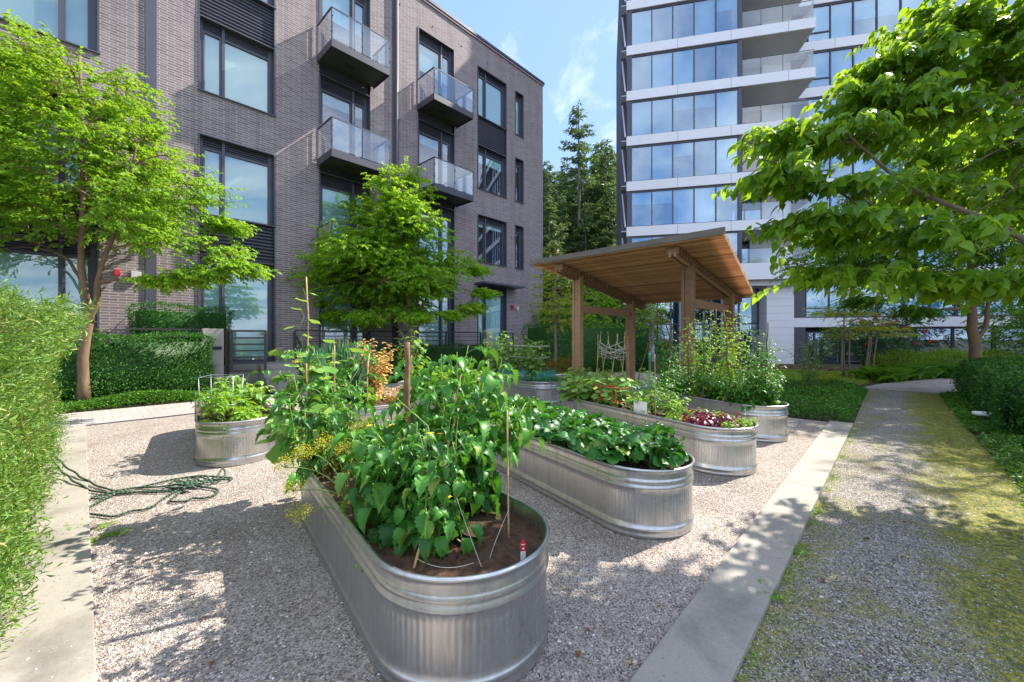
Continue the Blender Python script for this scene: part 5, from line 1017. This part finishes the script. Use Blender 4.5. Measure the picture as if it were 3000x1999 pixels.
rd = random.Random(6); sp = [(.34,2.73),(2.45,2.80),(2.17,2.85),(1.9,2.2),(3.0,3.4),(2.2,3.6),(1.3,1.95),(3.3,4.4),(.9,2.5),(.6,2.1),(-1.55,2.1),(-1.86,2.46),(2.9,2.9),(3.6,3.7),(.35,2.15),(4.3,5.3),(1.55,2.9),(.45,2.35)]
for i, (x, y) in enumerate(sp):
    q = MB(); s_ = rd.uniform(.022,.04); P0, F0 = T_OVAL; V = [(p[0]*s_*.8, p[1]*s_, abs(p[0])*s_*rd.uniform(.3,.9)+.004) for p in P0]; q.add(V, [tuple(f) for f in F0]); V2 = [(a,b,c-.0012) for a,b,c in V]; q.add(V2, [tuple(f)[::-1] for f in F0])
    o = q.build('fallen_leaf', M['dryleaf' if i % 3 else 'dryleaf2'], None, True); o.location = (x,y,.0 if i not in (8,) else .03); o.rotation_euler = (rd.uniform(-.2,.2), rd.uniform(-.2,.2), rd.uniform(0,6.28)); tag(o, 'dry brown curled leaf lying on the gravel', 'fallen leaf', 'dry fallen leaves on the gravel')
# loose stones lying proud of the gravel
def stones(name, n, region, z, seed, stops, mean=.006):
    rng = np.random.default_rng(seed); (u0, u1), (v0, v1) = region; u = u0+(u1-u0)*rng.random(n)**1.3; v = rng.uniform(v0, v1, n); s = np.clip(rng.lognormal(math.log(mean), .35, n), .003, .016)
    B = np.array([(1,0,0),(0,1,0),(-1,0,0),(0,-1,0),(.1,.1,.75),(0,0,-.5)], float)*1.0; F0 = np.array([(0,1,4),(1,2,4),(2,3,4),(3,0,4)])
    a = rng.uniform(0, 6.28, n); ca, sa = np.cos(a), np.sin(a); sc_ = rng.uniform(.6, 1.2, (n,3))*s[:,None]; V = B[None]*sc_[:,None]
    X = V[...,0]*ca[:,None]-V[...,1]*sa[:,None]+(u*CG-v*SG)[:,None]; Y_ = V[...,0]*sa[:,None]+V[...,1]*ca[:,None]+(u*SG+v*CG)[:,None]
    P = np.stack([X, Y_, V[...,2]+z], -1).reshape(-1,3); F = (F0[None]+(np.arange(n)*6)[:,None,None]).reshape(-1,3)
    m, t, N_, L_, p = nm(name); at = N_.new('ShaderNodeAttribute'); at.attribute_name = 'tint'; L_.new(ramp(N_, L_, at.outputs['Fac'], stops), p.inputs['Base Color']); p.inputs['Roughness'].default_value = .8
    tag(mesh_np(name, P, [F], m, None, np.repeat(rng.random(n), 6)), kind='stuff')
stones('loose_gravel', 26000, ((.0, 7.5), (.9, 9)), -.003, 61, [(0, (.12,.09,.08)), (.3, (.34,.27,.24)), (.7, (.62,.52,.46)), (1, (.85,.80,.76))])
stones('spilled_gravel', 420, ((1.2, 9), (.60, .93)), .0285, 63, [(0, (.12,.09,.08)), (.5, (.30,.25,.21)), (1, (.50,.45,.41))], .004)
stones('spilled_gravel', 500, ((-.30, .04), (2.4, 11)), .0285, 64, [(0, (.12,.09,.08)), (.5, (.30,.25,.21)), (1, (.50,.45,.41))], .004)
stones('loose_path_gravel', 15000, ((1.4, 8), (-1.15, .6)), -.012, 62, [(0, (.06,.055,.04)), (.4, (.20,.18,.15)), (.8, (.38,.36,.33)), (1, (.62,.61,.60))], .005)
# ================================================================= hill, forest
n = 40; xs = np.linspace(-60,160,n); ys = np.linspace(44,260,n); X, Yy = np.meshgrid(xs, ys); Zh = np.clip((Yy-46)*.26, -.2, 30)+np.sin(X*.05)*1.5*(Yy > 55)+np.sin(Yy*.09+X*.03)*1.2*(Yy > 55)
V = np.stack([X.ravel(), Yy.ravel(), Zh.ravel()],1); i = np.arange(n-1); a = (i[:,None]*n+i[None]).ravel(); hill = mesh_np('hillside', V, [np.stack([a,a+1,a+n+1,a+n],1)], simple('forest_floor', (.03,.05,.02), .95), None, None, True); hill['kind'] = 'structure'
def zh(x, y): return max(-.2, min((y-46)*.26, 30))
def conifer(h, r, seed, bare=.15, dens=1.0, name='conifer', label='', loc=(0,0,0), crown_exp=.85):
    rng = np.random.default_rng(seed); root = thing(name, label, 'tree', loc, 0, 'conifers on the hillside behind the buildings'); tb = MB(); tb.tube([(0,0,0),(.1,0,h*.4),(0,0,h*.75),(0,0,h)], [h*.011,h*.009,h*.005,.04], 8); P = []; D = []
    nb = int(h*7*dens)
    for k in range(nb):
        t = bare+(1-bare)*(k+rng.random())/nb; z = h*t; L = r*((1-t)/(1-bare))**crown_exp*rng.uniform(.55,1.15)+.25; a = rng.uniform(0,6.28); o = np.array([math.cos(a), math.sin(a), 0]); sl = .35-.75*(1-t); 
        m = max(3, int(L*7)); s = np.linspace(.12,1,m); q = o*(s*L)[:,None]; q[:,2] = z+s*L*sl*.6-.12*L*s*s+.25*L*np.clip(s-.7,0,1)
        if L > .8: tb.tube(q[::max(1,m//4)], .035, 3, False)
        for c in range(3): P.append(q+rng.normal(size=(m,3))*.10); sd_ = np.array([-o[1],o[0],0])*rng.choice([-1,1],m)[:,None]*.9; D.append(o*.7+sd_+rng.normal(size=(m,3))*.25+[0,0,-.35])
    tb.build('trunk', M['bark3'], root); P = np.vstack(P); leafobj('foliage', P, np.vstack(D), np.array([0,0,1.])+rng.normal(size=P.shape)*.3, rng.uniform(.4,.85,len(P)), .20, T_SIMPLE, M['l_conif'], rng, root); return root
hero = conifer(34, 4.6, 700, .38, .42, label='tallest fir with a long bare trunk rising above the other conifers', loc=(10.2,62,3.2), crown_exp=.6)
protos = [conifer(22, 4.6, 701+k, .10, .85, label='dark conifer in the forest behind the pergola', loc=(0,0,0)) for k in range(3)]
rc = random.Random(31); spots = [(6.4, 76, 33.0), (9.4, 80, 34.5), (14.2, 82, 37.0), (11.8, 74, 31.0), (17.5, 84, 40.0), (16.0, 70, 33.5), (5.7, 66, 30.2), (7.6, 72, 31.1), (9.1, 70, 32.0), (12.3, 66, 27.9), (15.4, 72, 36.1), (15.3, 66, 33.8), (17.7, 70, 33.6), (4.1, 60, 27.1), (12.1, 78, 29.7), (10.5, 58, 20.7), (7.1, 58, 21.9), (14.4, 60, 24.6), (16.2, 80, 29.6), (5.1, 55, 20.9), (12.1, 84, 35.5)]
for k in range(16): spots.append((rc.uniform(-30,-2) if k % 2 else rc.uniform(24,60), rc.uniform(60,95), rc.uniform(20,30)))
for k, (x, y, top) in enumerate(spots):
    hgt = top-zh(x,y)+1; sc_ = hgt/22
    if k < 3: o = protos[k]; o.location = (x,y,zh(x,y)-1); o.scale = (sc_*.9,sc_*.9,sc_)
    else: o = copy_thing(protos[k % 3], (x,y,zh(x,y)-1), rc.uniform(0,6.28), None, (sc_*rc.uniform(.8,1.1),)*2+(sc_,))
rng = np.random.default_rng(88); n = 26000; cx_ = rng.uniform(-12,34,90); cy_ = rng.uniform(48,80,90); k = rng.integers(0,90,n); d = rng.normal(size=(n,3)); d /= np.linalg.norm(d,axis=1)[:,None]; rr2 = rng.uniform(2,3.6,90)[k]; P = np.stack([cx_[k], cy_[k], np.clip((cy_[k]-46)*.26,0,30)+rng.uniform(1.5,8,90)[k]],1)+d*rr2[:,None]*(rng.random(n)**.35)[:,None]
tag(leafobj('forest_undergrowth', P, rdir(rng,n), rdir(rng,n,.6), rng.uniform(.35,.8,n), .4, T_SIMPLE, M['l_forest'], rng, None, np.clip(rng.random(n)*.7+(rng.random(90)*.45)[k],0,1)), None, None, None, 'stuff')
for k in range(5):
    x, y = [(6.2,50),(9.0,52),(12.2,50.5),(4.0,53),(15,53)][k]; tree('forest_tree', 'broad leaved tree at the edge of the forest below the conifers', 'tree', (x,y,zh(x,y)-.5), [([(0,0,0),(0,0,8)],.2,.06)], [((0,0,6.5),(2.6,2.4,3.2)), ((.8,0,9.5),(1.6,1.6,1.6))], M['bark2'], M['l_forest' if k % 2 else 'l_far'], 720+k, 12, 480, 10, .34, .6, T_SIMPLE, 0, 1.0, 1.5, 'broad leaved trees below the conifers')
